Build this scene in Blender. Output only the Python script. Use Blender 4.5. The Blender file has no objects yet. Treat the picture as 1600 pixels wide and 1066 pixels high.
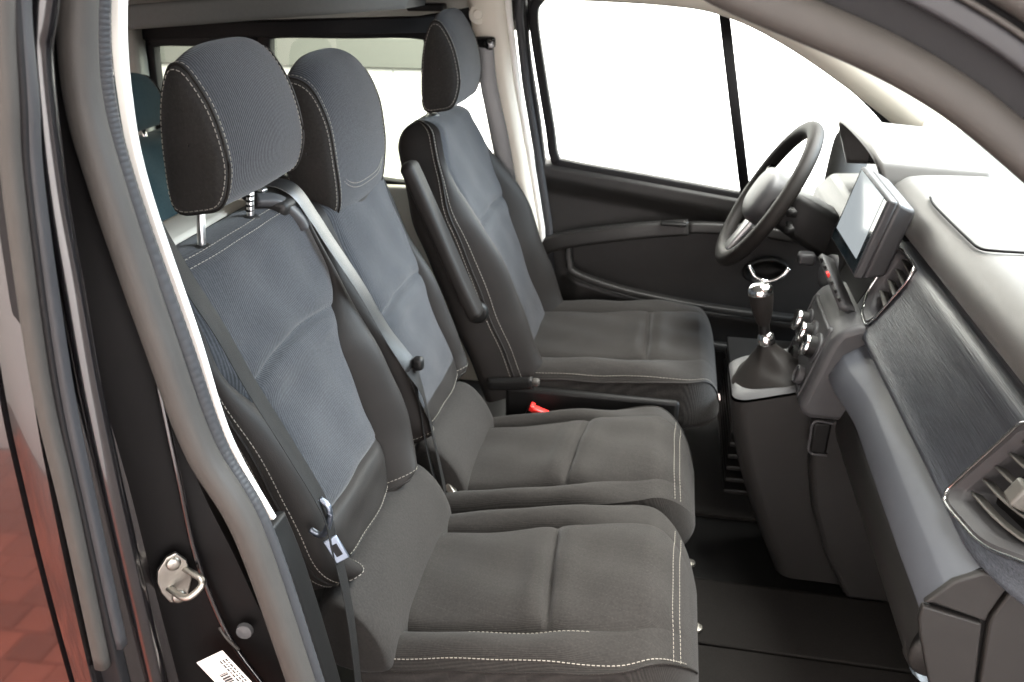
import bpy, math, random
import numpy as np
from mathutils import Vector, Matrix
random.seed(7); np.random.seed(7)
SC = bpy.context.scene
COL = SC.collection
R = math.radians
# ------------------------------------------------------------------ camera
PITCH, YAW = R(25.2), R(10.7)
cam_d = bpy.data.cameras.new('camera'); cam = bpy.data.objects.new('camera', cam_d); COL.objects.link(cam)
hv = Vector((-math.sin(YAW), math.cos(YAW), 0)); rt = Vector((math.cos(YAW), math.sin(YAW), 0)); up = Vector((0, 0, 1))
fw = hv*math.cos(PITCH) - up*math.sin(PITCH); cu = hv*math.sin(PITCH) + up*math.cos(PITCH)
m = Matrix((rt, cu, -fw)).transposed().to_4x4(); m.translation = (0, -0.72, 1.75)
cam.matrix_world = m
cam_d.sensor_width = 22.3; cam_d.lens = 22.3*1280/1600; cam_d.clip_start = .02; cam_d.clip_end = 200
cam_d.dof.use_dof = True; cam_d.dof.focus_distance = 1.2; cam_d.dof.aperture_fstop = 4.5
SC.camera = cam
# ------------------------------------------------------------------ world and lamps
w = bpy.data.worlds.new('World'); SC.world = w; w.use_nodes = True
w.node_tree.nodes['Background'].inputs[0].default_value = (1.0, .95, .88, 1)
w.node_tree.nodes['Background'].inputs[1].default_value = .5
def area(name, loc, target, sx, sy, power, color):
    d = bpy.data.lights.new(name, 'AREA'); d.shape = 'RECTANGLE'; d.size = sx; d.size_y = sy; d.energy = power; d.color = color
    o = bpy.data.objects.new(name, d); COL.objects.link(o); o.location = loc
    o.rotation_euler = (Vector(target)-Vector(loc)).to_track_quat('-Z', 'Y').to_euler()
    return o
area('hall_lamp_wall', (.5, 3.2, 4.2), (0.2, 5.0, .9), 6, 1.6, 2600, (1, .97, .92))
area('front_skylight', (4.0, 2.0, 2.7), (-.3, 1.0, 1.1), 3.6, 3.2, 2600, (.78, .90, 1.0))
area('dash_top_fill', (1.5, 1.1, 4.2), (.75, .9, 1.3), 2.2, 2.2, 800, (1, .98, .94))  # unseen overhead lamp added to brighten the dash top
area('forecourt_daylight', (-1.9, -1.0, 4.2), (-2.1, -1.7, 0), 3.0, 1.4, 480, (1, .95, .88))
area('pillar_streak_lamp', (1.15, -1.95, 1.75), (-.5, 0, 1.5), .35, 1.3, 16, (.92, .96, 1.0))  # narrow unseen lamp added for a highlight streak on the door pillar
SC.view_settings.view_transform = 'Standard'; SC.view_settings.look = 'None'
SC.view_settings.exposure = 0; SC.view_settings.gamma = 1; SC.view_settings.use_curve_mapping = False
SC.cycles.use_denoising = True; SC.cycles.max_bounces = 8; SC.cycles.transparent_max_bounces = 16
SC.cycles.sample_clamp_indirect = 6; SC.cycles.caustics_reflective = False; SC.cycles.caustics_refractive = False

# ------------------------------------------------------------------ materials
MATS = {}
def mat(name, col, rough=.5, metal=0, spec=.5, coat=0, noise=0, nscale=40, bump=0, bscale=400, sheen=0, rvar=0):
    M = bpy.data.materials.new(name); M.use_nodes = True; N = M.node_tree.nodes; L = M.node_tree.links
    b = N['Principled BSDF']; b.inputs['Base Color'].default_value = (*col, 1); b.inputs['Roughness'].default_value = rough
    b.inputs['Metallic'].default_value = metal; b.inputs['Specular IOR Level'].default_value = spec
    b.inputs['Coat Weight'].default_value = coat; b.inputs['Coat Roughness'].default_value = .045
    if sheen: b.inputs['Sheen Weight'].default_value = sheen; b.inputs['Sheen Roughness'].default_value = .5
    tc = N.new('ShaderNodeTexCoord')
    if noise:
        n = N.new('ShaderNodeTexNoise'); n.inputs['Scale'].default_value = nscale; n.inputs['Detail'].default_value = 6
        L.new(tc.outputs['Object'], n.inputs['Vector'])
        mx = N.new('ShaderNodeMix'); mx.data_type = 'RGBA'
        mx.inputs[6].default_value = (*[c*(1-noise) for c in col], 1); mx.inputs[7].default_value = (*[min(1, c*(1+noise)) for c in col], 1)
        L.new(n.outputs['Fac'], mx.inputs[0]); L.new(mx.outputs[2], b.inputs['Base Color'])
        if rvar:
            mr = N.new('ShaderNodeMapRange'); mr.inputs[3].default_value = rough-rvar; mr.inputs[4].default_value = rough+rvar
            L.new(n.outputs['Fac'], mr.inputs[0]); L.new(mr.outputs[0], b.inputs['Roughness'])
    if bump:
        n2 = N.new('ShaderNodeTexNoise'); n2.inputs['Scale'].default_value = bscale; n2.inputs['Detail'].default_value = 3
        L.new(tc.outputs['Object'], n2.inputs['Vector'])
        bp = N.new('ShaderNodeBump'); bp.inputs['Strength'].default_value = bump; bp.inputs['Distance'].default_value = .001
        L.new(n2.outputs['Fac'], bp.inputs['Height']); L.new(bp.outputs[0], b.inputs['Normal'])
    MATS[name] = M
    return M
def fabric(name, col, col2, stripe=2*math.pi/.0042, sheen=.25, bump=.35):
    """woven seat cloth: fine ribs along the seat with a faint dotted chevron, from metre UVs"""
    M = mat(name, col, .85, spec=.12, sheen=sheen); N = M.node_tree.nodes; L = M.node_tree.links; b = N['Principled BSDF']
    uv = N.new('ShaderNodeUVMap'); uv.uv_map = 'UVMap'
    sx = N.new('ShaderNodeSeparateXYZ'); L.new(uv.outputs[0], sx.inputs[0])
    def mth(op, a, b_=None, c=None):
        n = N.new('ShaderNodeMath'); n.operation = op
        for i, x in enumerate((a, b_, c)):
            if x is None: continue
            if isinstance(x, (int, float)): n.inputs[i].default_value = x
            else: L.new(x, n.inputs[i])
        return n.outputs[0]
    rib = mth('SINE', mth('MULTIPLY', sx.outputs[0], stripe))
    zig = mth('PINGPONG', mth('ADD', mth('MULTIPLY', sx.outputs[1], .35), sx.outputs[0]), .02)
    zl = mth('LESS_THAN', mth('ABSOLUTE', mth('SUBTRACT', zig, .010)), .0007)
    dots = mth('GREATER_THAN', mth('SINE', mth('MULTIPLY', sx.outputs[1], 2*math.pi/.006)), 0.0)
    nz = N.new('ShaderNodeTexNoise'); nz.inputs['Scale'].default_value = 900; nz.inputs['Detail'].default_value = 2
    tc = N.new('ShaderNodeTexCoord'); L.new(tc.outputs['Object'], nz.inputs['Vector'])
    nb = N.new('ShaderNodeTexNoise'); nb.inputs['Scale'].default_value = 14; L.new(tc.outputs['Object'], nb.inputs['Vector'])
    f = mth('ADD', mth('MULTIPLY', rib, .3), mth('MULTIPLY', mth('MULTIPLY', zl, dots), .55))
    nw_ = N.new('ShaderNodeTexNoise'); nw_.inputs['Scale'].default_value = 240; nw_.inputs['Detail'].default_value = 4; L.new(tc.outputs['Object'], nw_.inputs['Vector'])
    f = mth('ADD', f, mth('MULTIPLY', mth('SUBTRACT', nw_.outputs['Fac'], .5), 1.3))
    f = mth('ADD', f, mth('MULTIPLY', nz.outputs['Fac'], .5)); f = mth('ADD', f, mth('MULTIPLY', nb.outputs['Fac'], .35))
    mx = N.new('ShaderNodeMix'); mx.data_type = 'RGBA'; mx.inputs[6].default_value = (*col, 1); mx.inputs[7].default_value = (*col2, 1)
    L.new(f, mx.inputs[0]); L.new(mx.outputs[2], b.inputs['Base Color'])
    bp = N.new('ShaderNodeBump'); bp.inputs['Strength'].default_value = bump; bp.inputs['Distance'].default_value = .0008
    L.new(mth('ADD', rib, mth('ADD', mth('MULTIPLY', nz.outputs['Fac'], .8), mth('MULTIPLY', nw_.outputs['Fac'], 2.2))), bp.inputs['Height']); L.new(bp.outputs[0], b.inputs['Normal'])
    return M
def glass(name, tint, refl=1.0):
    M = bpy.data.materials.new(name); M.use_nodes = True; N = M.node_tree.nodes; L = M.node_tree.links; N.clear()
    o = N.new('ShaderNodeOutputMaterial'); t = N.new('ShaderNodeBsdfTransparent'); t.inputs[0].default_value = (*tint, 1)
    g = N.new('ShaderNodeBsdfGlossy'); g.inputs['Roughness'].default_value = .01
    f = N.new('ShaderNodeFresnel'); f.inputs[0].default_value = 1.45; mx = N.new('ShaderNodeMixShader')
    L.new(f.outputs[0], mx.inputs[0]); L.new(t.outputs[0], mx.inputs[1]); L.new(g.outputs[0], mx.inputs[2]); L.new(mx.outputs[0], o.inputs[0])
    MATS[name] = M
def brushed(name, c1, c2):
    M = mat(name, c1, .31, spec=.6); N = M.node_tree.nodes; L = M.node_tree.links; b = N['Principled BSDF']
    tc = N.new('ShaderNodeTexCoord'); mp = N.new('ShaderNodeMapping'); mp.inputs['Scale'].default_value = (620, 9, 620)
    n = N.new('ShaderNodeTexNoise'); n.inputs['Scale'].default_value = 1.2; n.inputs['Detail'].default_value = 5
    L.new(tc.outputs['Object'], mp.inputs[0]); L.new(mp.outputs[0], n.inputs['Vector'])
    rp = N.new('ShaderNodeMapRange'); rp.inputs[1].default_value = .3; rp.inputs[2].default_value = .7
    L.new(n.outputs['Fac'], rp.inputs[0])
    mx = N.new('ShaderNodeMix'); mx.data_type = 'RGBA'; mx.inputs[6].default_value = (*c1, 1); mx.inputs[7].default_value = (*c2, 1)
    L.new(rp.outputs[0], mx.inputs[0]); L.new(mx.outputs[2], b.inputs['Base Color'])
    bp = N.new('ShaderNodeBump'); bp.inputs['Strength'].default_value = .4; bp.inputs['Distance'].default_value = .0007
    L.new(rp.outputs[0], bp.inputs['Height']); L.new(bp.outputs[0], b.inputs['Normal'])
fabric('cloth', (.0155, .0165, .0185), (.034, .036, .041), sheen=.12, bump=.35)
fabric('cloth_plain', (.0105, .0096, .0088), (.0245, .0225, .0208), stripe=2*math.pi/.0022, sheen=.06, bump=.2)
fabric('cloth_teal', (.012, .030, .038), (.022, .046, .056), sheen=.1)
mat('leather', (.0115, .0101, .0092), .6, spec=.16, bump=.3, bscale=700, noise=.2, nscale=30)
mat('thread', (.20, .185, .16), .8)
mat('plastic', (.013, .0122, .0115), .5, spec=.28, noise=.15, bump=.2, bscale=900)
mat('plastic_dark', (.005, .0048, .0046), .5, spec=.2, noise=.2, bump=.15, bscale=900)
mat('plastic_grey', (.045, .045, .047), .5, spec=.35, noise=.12, bump=.25, bscale=1100)
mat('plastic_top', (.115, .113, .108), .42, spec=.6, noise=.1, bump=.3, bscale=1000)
mat('gloss_black', (.004, .004, .004), .12, spec=.6)
mat('paint', (.004, .0035, .004), .25, spec=.6, coat=1)
mat('satin_black', (.003, .0026, .0026), .5, spec=.1, noise=.2, nscale=40)
mat('rubber', (.034, .031, .028), .6, spec=.3, noise=.15, nscale=25, bump=.15, bscale=500)
mat('rubber_dark', (.006, .0055, .006), .65, spec=.2)
mat('rubber_grey', (.026, .026, .028), .55, spec=.3, noise=.15, nscale=20)
mat('trim_white', (.72, .70, .66), .6, noise=.04, nscale=20, bump=.1)
mat('trim_beige', (.62, .58, .50), .6, noise=.05, nscale=15, bump=.1)
mat('headliner', (.30, .30, .275), .9, noise=.1, nscale=200, bump=.3)
mat('headliner_dark', (.12, .125, .12), .8, noise=.1, nscale=100)
mat('chrome', (.75, .75, .74), .12, metal=1)
mat('satin', (.55, .55, .55), .32, metal=1)
mat('tongue_metal', (.20, .23, .28), .38, metal=1)
mat('nose_lit_grey', (.062, .067, .078), .48, noise=.1, bump=.25, bscale=1100)  # plastic_grey lightened and blued to imitate bluish light on the shelf nose
mat('steel', (.30, .285, .255), .38, metal=1, noise=.25, nscale=60, bump=.2, bscale=300)
mat('carpet', (.011, .010, .0092), .95, spec=.1, noise=.5, nscale=300, bump=.8, bscale=900)
mat('belt', (.010, .010, .010), .33, spec=.8, bump=.3, bscale=1500)
mat('belt_matte', (.0075, .0072, .007), .6, spec=.2, bump=.3, bscale=1500)
mat('red', (.75, .02, .015), .4)
M_ = mat('screen', (.012, .02, .025), .08, spec=.8, coat=.6)
M_ = mat('screen_glow', (.02, .03, .035), .1, spec=.6); M_.node_tree.nodes['Principled BSDF'].inputs['Emission Color'].default_value = (.68, .74, .77, 1); M_.node_tree.nodes['Principled BSDF'].inputs['Emission Strength'].default_value = .62  # pale emission standing in for a bright reflection on the screen
mat('sticker', (.72, .70, .66), .5)
mat('slat_grey', (.10, .097, .088), .45)
mat('ink', (.02, .02, .02), .6)
mat('wall', (.86, .85, .80), .6, noise=.03, nscale=3)
mat('wall_band', (.15, .155, .14), .6, noise=.05)
mat('wall_near', (.80, .70, .66), .7, noise=.05, nscale=2)
mat('joint', (.05, .035, .03), .9, noise=.4, nscale=60)
M_ = mat('brick', (.27, .062, .036), .8, noise=.45, nscale=22, bump=.6, bscale=120)
def brick_variation(M):
    N = M.node_tree.nodes; L = M.node_tree.links; b = N['Principled BSDF']; src = b.inputs['Base Color'].links[0].from_socket
    oi = N.new('ShaderNodeObjectInfo'); mr = N.new('ShaderNodeMapRange'); mr.inputs[3].default_value = .45; mr.inputs[4].default_value = 1.25
    L.new(oi.outputs['Random'], mr.inputs[0]); hs = N.new('ShaderNodeHueSaturation'); L.new(mr.outputs[0], hs.inputs['Value']); L.new(src, hs.inputs['Color']); L.new(hs.outputs[0], b.inputs['Base Color'])
brick_variation(M_)
mat('mirror_glass', (.9, .9, .9), .02, metal=1)
mat('ivory', (.075, .072, .064), .35)
glass('glass', (.93, .95, .94)); glass('glass_tint', (.40, .42, .37))
brushed('decor', (.016, .018, .022), (.062, .068, .08))
brushed('decor_end', (.03, .025, .022), (.075, .062, .052))

# ------------------------------------------------------------------ mesh helpers
ORG = {}
def empty(name, loc, label, cat, group=None):
    o = bpy.data.objects.new(name, None); COL.objects.link(o); o.location = loc; o.empty_display_size = .05
    o['label'] = label; o['category'] = cat
    if group: o['group'] = group
    ORG[o] = Vector(loc)
    return o
def mk(name, verts, faces, material, parent=None, smooth=True, uv=None, kind=None, bevel=0, subsurf=0, solid=0, sharp=None):
    org = ORG.get(parent, Vector((0, 0, 0)))
    me = bpy.data.meshes.new(name); V = np.asarray(verts, float) - np.array(org)
    me.from_pydata([tuple(v) for v in V], [], faces)
    if uv is not None:
        ul = me.uv_layers.new(name='UVMap'); lv = np.empty(len(me.loops), int); me.loops.foreach_get('vertex_index', lv)
        ul.data.foreach_set('uv', np.asarray(uv, float)[lv].ravel())
    me.materials.append(MATS[material])
    me.polygons.foreach_set('use_smooth', [smooth]*len(me.polygons)); me.validate(); me.update()
    if sharp: me.set_sharp_from_angle(angle=R(sharp))
    o = bpy.data.objects.new(name, me); COL.objects.link(o)
    if parent: o.parent = parent
    ORG[o] = org
    if kind: o['kind'] = kind
    if solid:
        md = o.modifiers.new('solid', 'SOLIDIFY'); md.thickness = solid; md.offset = 0
    if bevel:
        md = o.modifiers.new('bevel', 'BEVEL'); md.width = bevel; md.segments = 3; md.limit_method = 'ANGLE'; md.angle_limit = R(35)
    if subsurf:
        md = o.modifiers.new('sub', 'SUBSURF'); md.levels = subsurf; md.render_levels = subsurf
    return o
def tag(o, label, cat, group=None, kind=None):
    if label: o['label'] = label
    if cat: o['category'] = cat
    if group: o['group'] = group
    if kind: o['kind'] = kind
    return o
def grid(name, P, material, parent=None, cu_=False, cv=False, caps=False, UV=None, **k):
    P = np.asarray(P, float); n, mm = P.shape[:2]; F = []
    for i in range(n if cv else n-1):
        for j in range(mm if cu_ else mm-1):
            a, b = i, (i+1) % n; c, d = j, (j+1) % mm
            F.append((a*mm+c, a*mm+d, b*mm+d, b*mm+c))
    if caps:
        F.append(tuple(range(mm))[::-1]); F.append(tuple((n-1)*mm+j for j in range(mm)))
    return mk(name, P.reshape(-1, 3), F, material, parent, uv=None if UV is None else np.asarray(UV).reshape(-1, 2), **k)
def spline(pts, n=60, closed=False):
    P = np.asarray(pts, float)
    if closed: Q = np.vstack([P[-1], P, P[0], P[1]])
    else: Q = np.vstack([2*P[0]-P[1], P, 2*P[-1]-P[-2]])
    segs = len(Q)-3; out = []
    for t in np.linspace(0, segs, n, endpoint=not closed):
        i = min(int(t), segs-1); u = t-i; a, b, c, d = Q[i:i+4]
        out.append(.5*((2*b)+(-a+c)*u+(2*a-5*b+4*c-d)*u*u+(-a+3*b-3*c+d)*u**3))
    return np.array(out)
def frames(P, upv):
    T = np.gradient(P, axis=0); T /= np.linalg.norm(T, axis=1)[:, None]+1e-12
    U = np.asarray(upv, float); U = np.tile(U, (len(P), 1)) if U.ndim == 1 else U
    S = np.cross(T, U); S /= np.linalg.norm(S, axis=1)[:, None]+1e-12
    return T, S, np.cross(S, T)
def sweep(name, path, prof, material, parent=None, upv=(0, 0, 1), scale=None, closed_path=False, caps=True, **k):
    """profile points (a along side vector, b along up vector) swept along a path"""
    P = np.asarray(path, float); T, S, U = frames(P, upv)
    if closed_path:
        T = np.roll(P, -1, 0)-np.roll(P, 1, 0); T /= np.linalg.norm(T, axis=1)[:, None]
        UU = np.tile(np.asarray(upv, float), (len(P), 1)); S = np.cross(T, UU); S /= np.linalg.norm(S, axis=1)[:, None]; U = np.cross(S, T)
    pr = np.asarray(prof, float); sc = np.ones(len(P)) if scale is None else np.asarray(scale)
    G = P[:, None, :] + sc[:, None, None]*(pr[None, :, :1]*S[:, None, :] + pr[None, :, 1:]*U[:, None, :])
    return grid(name, G, material, parent, cu_=True, cv=closed_path, caps=caps and not closed_path, **k)
def circ(r, n=10, rb=None):
    rb = rb or r
    return [(r*math.cos(2*math.pi*i/n), rb*math.sin(2*math.pi*i/n)) for i in range(n)]
def rrect(a, b, r, n=4):
    out = []
    for cx, cy, a0 in ((a-r, b-r, 0), (-a+r, b-r, 90), (-a+r, -b+r, 180), (a-r, -b+r, 270)):
        for i in range(n+1):
            t = R(a0+90*i/n); out.append((cx+r*math.cos(t), cy+r*math.sin(t)))
    return out
def tube(name, path, r, material, parent=None, n=10, upv=(0, 0, 1), **k):
    return sweep(name, path, circ(r, n), material, parent, upv, **k)
def lathe(name, prof, origin, axis, material, parent=None, n=24, **k):
    ax = Vector(axis).normalized(); q = ax.to_track_quat('Z', 'Y'); o = Vector(origin)
    G = [[tuple(o + q @ Vector((r*math.cos(2*math.pi*j/n), r*math.sin(2*math.pi*j/n), h))) for j in range(n)] for r, h in prof]
    return grid(name, G, material, parent, cu_=True, caps=True, sharp=50, **k)
def prism(name, poly, axis, lo, hi, material, parent=None, bevel=.003, smooth=True, **k):
    """polygon (two coordinates) extruded along axis 'x','y' or 'z' from lo to hi"""
    def p3(p, h): return {'x': (h, p[0], p[1]), 'y': (p[0], h, p[1]), 'z': (p[0], p[1], h)}[axis]
    n = len(poly); V = [p3(p, lo) for p in poly]+[p3(p, hi) for p in poly]
    F = [tuple(range(n))[::-1], tuple(range(n, 2*n))]+[(i, (i+1) % n, n+(i+1) % n, n+i) for i in range(n)]
    return mk(name, V, F, material, parent, smooth=smooth, bevel=bevel, sharp=40, **k)
def box(name, c, s, material, parent=None, bevel=.004, rot=None, **k):
    V = []
    q = rot or Matrix.Identity(3)
    for dz in (-1, 1):
        for dx, dy in ((-1, -1), (1, -1), (1, 1), (-1, 1)):
            V.append(tuple(Vector(c)+q @ Vector((dx*s[0]/2, dy*s[1]/2, dz*s[2]/2))))
    F = [(3, 2, 1, 0), (4, 5, 6, 7), (0, 1, 5, 4), (1, 2, 6, 5), (2, 3, 7, 6), (3, 0, 4, 7)]
    return mk(name, V, F, material, parent, bevel=bevel, sharp=40, **k)
def resample(P, step):
    P = np.asarray(P, float); d = np.r_[0, np.cumsum(np.linalg.norm(np.diff(P, axis=0), axis=1))]
    n = max(2, int(d[-1]/step)); t = np.linspace(0, d[-1], n)
    return np.stack([np.interp(t, d, P[:, i]) for i in range(3)], 1)
def stitch(name, path, nrm, parent, r=.0007, L=.0052, gap=.0026, lift=.0012, material='thread'):
    """a row of separate thread stitches lying on the surface"""
    P = np.asarray(path, float); N = np.asarray(nrm, float); N = np.tile(N, (len(P), 1)) if N.ndim == 1 else N
    d = np.r_[0, np.cumsum(np.linalg.norm(np.diff(P, axis=0), axis=1))]
    V, F = [], []; s = 0
    def at(t): return np.array([np.interp(t, d, P[:, i]) for i in range(3)])
    def nt(t):
        v = np.array([np.interp(t, d, N[:, i]) for i in range(3)]); return v/(np.linalg.norm(v)+1e-9)
    while s+L < d[-1]:
        a, b = at(s), at(s+L); n_ = nt(s+L/2); t = b-a; t /= np.linalg.norm(t)+1e-9; sd = np.cross(t, n_)
        k0 = len(V)
        for p, up_ in ((a, .0), (a*.6+b*.4, 1.), (b, .0)):
            for x, y in ((-1, 0), (0, 1), (1, 0), (0, -1)):
                V.append(p+sd*x*r+n_*(y*r+lift*(.3+.7*up_)))
        for q in range(2):
            for j in range(4):
                F.append((k0+q*4+j, k0+q*4+(j+1) % 4, k0+q*4+4+(j+1) % 4, k0+q*4+4+j))
        s += L+gap
    if not V: return None
    return mk(name, V, F, material, parent, kind='stuff')
def sm(x): x = np.clip(x, 0, 1); return x*x*(3-2*x)

# ------------------------------------------------------------------ upholstered pad (backrest or cushion)
NS, NB, NC, NK = 8, 12, 30, 5
class Pad:
    """lofted upholstered block. frame: origin o, lateral es, length ev, thickness en"""
    def __init__(s, o, es, ev, en, H, W, A, T, bh, cb, rc, re, nb=.4, seam=None, groove=.007, side=.012, curve=None, nrow=120, edge=None, asym=None, bot=0, rcb=0, voff=0):
        s.o, s.es, s.ev, s.en = [np.array(x, float) for x in (o, es, ev, en)]
        vs = np.r_[bot*(1-np.cos(np.linspace(0, math.pi/2, 14)))[:-1] if bot else [], np.linspace(bot, H-re, nrow), H-re+re*np.sin(np.linspace(0, math.pi/2, 20))[1:]]
        s.v = vs; rows = []; uvs = []
        fW, fA, fT, fb, fc = W, A, T, bh, cb; W = lambda x: fW(x+voff); A = lambda x: fA(x+voff); T = lambda x: fT(x+voff); bh = lambda x: fb(x+voff); cb = lambda x: fc(x+voff)
        fe = edge; edge = (lambda x: fe(x+voff)) if fe else None
        for v in vs:
            w = W(v)
            wR, wL = (w, w) if asym is None else asym(v, w)
            if v > H-rc:
                q = min(1, (v-(H-rc))/rc); cut = rc*(1-math.sqrt(max(0, 1-q*q))); wR -= cut; wL -= cut
            k = 1.
            if rcb and v < rcb:
                q = (rcb-v)/rcb; cut = rcb*(1-math.sqrt(max(0, 1-q*q))); wR -= cut; wL -= cut
            if bot and v < bot: k = math.sqrt(max(0, 1-((bot-v)/bot)**2))
            if v > H-re: k = math.sqrt(max(0, 1-((v-(H-re))/re)**2))
            gr = groove(v) if callable(groove) else groove
            a = A(v); t0 = T(v); eT = t0*(edge(v) if edge else .86)
            S, Nn = [], []
            def side_(sg, ww, rev):
                q = np.linspace(0, 1, NS, endpoint=False)
                return list(sg*(ww+side*np.sin(math.pi*np.sqrt(q)))), list(eT*q)
            def bol(sg, ww):
                t = np.linspace(0, 1, NB, endpoint=False)
                ss = sg*(ww*(1-t)+a*ww*t); nn = eT*(1-t)+t0*t + bh(v)*np.sin(math.pi*t**.8)
                nn -= gr*np.exp(-(t/.06)**2)*.6
                nn -= gr*np.exp(-((1-t)/.08)**2)
                return list(ss), list(nn)
            s1, n1 = side_(-1, wL, 0); s2, n2 = bol(-1, wL)
            c = np.linspace(-1, 1, NC+1)
            cs = np.where(c < 0, c*a*wL, c*a*wR)
            cn = t0 + cb(v)*(1-c**4) - gr*np.exp(-((1-np.abs(c))/.05)**2)
            if seam is not None:
                for vf, dep in seam:
                    dv = v+voff-vf(cs/w)
                    cn = cn + (1-c**6)*(dep*.55*np.exp(-((np.abs(dv)-.03)/.02)**2) - dep*1.25*np.exp(-(dv/.0065)**2))
            s3, n3 = bol(1, wR); s4, n4 = side_(1, wR, 0)
            s3, n3 = s3[::-1], n3[::-1]; s4, n4 = s4[::-1], n4[::-1]
            bx = np.linspace(1, -1, NK+2)[1:-1]
            S = np.r_[s1, s2, cs, s3, s4, np.where(bx > 0, bx*wR, bx*wL)]
            Nn = np.r_[n1, n2, cn, n3, n4, np.zeros(NK)]
            front = np.r_[n1, n2, cn, n3, n4]
            Nn = nb*t0 + (Nn-nb*t0)*k
            wob = .0016*np.sin(23*v+17*S*3)+.0012*np.sin(41*v-29*S+1.3)
            Nn = Nn + wob*k
            off = curve(v) if curve else 0
            rows.append([s.o+s.es*a_+s.ev*v+s.en*(b_+off) for a_, b_ in zip(S, Nn)])
            uvs.append([(a_, v) for a_ in S])
        s.P = np.array(rows); s.UV = np.array(uvs)
        dv = np.gradient(s.P, axis=0); du = np.gradient(s.P, axis=1)
        n = np.cross(du, dv); n /= np.linalg.norm(n, axis=2)[..., None]+1e-9
        mid = (NS+NB+NC//2); sgn = np.sign((n[len(vs)//3, mid]*s.en).sum()); s.N = n*sgn
    c_b1 = NS; c_c1 = NS+NB; c_c2 = NS+NB+NC; c_b2 = c_c2+NB; c_s2 = c_b2+NS
    def part(s, name, mat_, parent, c0, c1, r0=0, r1=None, **k):
        r1 = len(s.v)-1 if r1 is None else r1
        return grid(name, s.P[r0:r1+1, c0:c1+1], mat_, parent, UV=s.UV[r0:r1+1, c0:c1+1], **k)
    def shell(s, name, mat_, parent):
        tot = s.P.shape[1]; idx = list(range(s.c_b2, tot))+list(range(0, NS+1))
        return grid(name, s.P[:, idx], mat_, parent, UV=s.UV[:, idx])
    def row(s, v): return int(np.argmin(abs(s.v-v)))
    def line(s, col, r0=0, r1=None, off=0):
        """points and normals along a column (float column allowed)"""
        r1 = len(s.v)-1 if r1 is None else r1
        c = int(col); f = col-c
        P = s.P[r0:r1+1, c]*(1-f)+s.P[r0:r1+1, c+1]*f; N = s.N[r0:r1+1, c]
        return P, N
    def hline(s, r, c0, c1): return s.P[r, c0:c1+1], s.N[r, c0:c1+1]

def headrest(parent, o, prof, hw, topcut, ncut, mat_front, mat_side, wfun=None, name='headrest', bottom=False):
    """block with a D-shaped side profile (n forward, v up) lofted across the car"""
    pf = spline(prof, 56, closed=True); o = np.array(o, float); cen = pf.mean(0)
    qs = np.linspace(-1, 1, 41); rings = []; uv = []
    hmax = pf[:, 1].max()
    d_ = np.r_[0, np.cumsum(np.linalg.norm(np.diff(pf, axis=0), axis=1))]
    def ring(q, sc=1., out=0.):
        pts = []
        for n_, v_ in pf:
            n2 = cen[0]+(n_-cen[0])*sc; v2 = cen[1]+(v_-cen[1])*sc
            n2 = n2*(1-ncut*q*q) if n2 > 0 else n2*(1-.5*ncut*q*q)
            v2 = v2*(1-topcut*abs(q)**3.2)
            s_ = q*hw*(wfun(v2/hmax) if wfun else 1) + math.copysign(out, q)
            pts.append(o+np.array((n2, s_, v2)))
        return pts
    body = [ring(q) for q in qs]; UV = [[(q*hw, x) for x in d_] for q in qs]
    main = grid(name, body, mat_front, parent, cu_=True, UV=UV)
    if bottom:
        ix = int(np.argmin(np.abs(pf[:, 1]-.035)+(pf[:, 0] < .06)))
        L0 = np.array([ring(q)[ix] for q in np.linspace(-.95, .95, 30)])+np.array([(0, 0, .05*abs(q)**4) for q in np.linspace(-.95, .95, 30)])
        stitch('stitching', L0+np.array((.001, 0, 0)), (1, 0, 0), main); stitch('stitching', L0+np.array((.001, 0, -.008)), (1, 0, 0), main)
    for sg in (-1, 1):
        cap = [ring(sg, 1-.0*i) if i == 0 else ring(sg, sc, out) for i, (sc, out) in enumerate(((1, 0), (.965, .006), (.9, .010), (.7, .014), (.4, .016), (.12, .017), (.02, .017)))]
        grid('side_panel', cap, mat_side, main, cu_=True, UV=[[(x, i*.01) for x in d_] for i in range(len(cap))])
        c = np.array(ring(sg)); N = c-(c.mean(0)); N[:, 1] = sg*.04
        n_ = N/np.linalg.norm(N, axis=1)[:, None]
        tube('piping', np.vstack([c, c[:2]])+n_[[*range(len(c)), 0, 1]]*.0012, .0022, 'leather', main, n=6)
        c1 = np.array(ring(sg*.955)); stitch('stitching', np.vstack([c1, c1[:1]]), np.vstack([n_, n_[:1]]), main)
        c2 = np.array(ring(sg, .955, .0072)); nn = np.tile((0, sg, 0), (len(c2)+1, 1)); stitch('stitching', np.vstack([c2, c2[:1]]), nn, main)
    return main

# ================================================================== setting
def slab(name, x0, x1, y0, y1, z0, z1, material, parent=None, **k):
    return box(name, ((x0+x1)/2, (y0+y1)/2, (z0+z1)/2), (x1-x0, y1-y0, z1-z0), material, parent, **k)
pav = slab('paving', -14, 14, -9, 12, -.2, -.012, 'joint', bevel=0); pav['kind'] = 'structure'
proto = None; k = 0
for i in range(14):
    for j in range(21):
        x = -3.0+j*.112; y = -.50-i*.112
        flip = (i+j) % 2
        V = (x, y, 0)
        if proto is None:
            proto = box('brick', (0, 0, 0), (.105, .105, .06), 'brick', None, bevel=.005); b = proto
        else:
            b = proto.copy(); COL.objects.link(b)
        b.parent = pav; b.location = (x+random.uniform(-.002, .002)+(.056 if i % 2 else 0), y, -.022+random.uniform(-.002, .002))
        b.rotation_euler = (random.uniform(-.01, .01), random.uniform(-.01, .01), 0)
hw_ = slab('hall_wall', -9, 9, 5.0, 5.2, 0, 5, 'wall', bevel=0); hw_['kind'] = 'structure'
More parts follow.
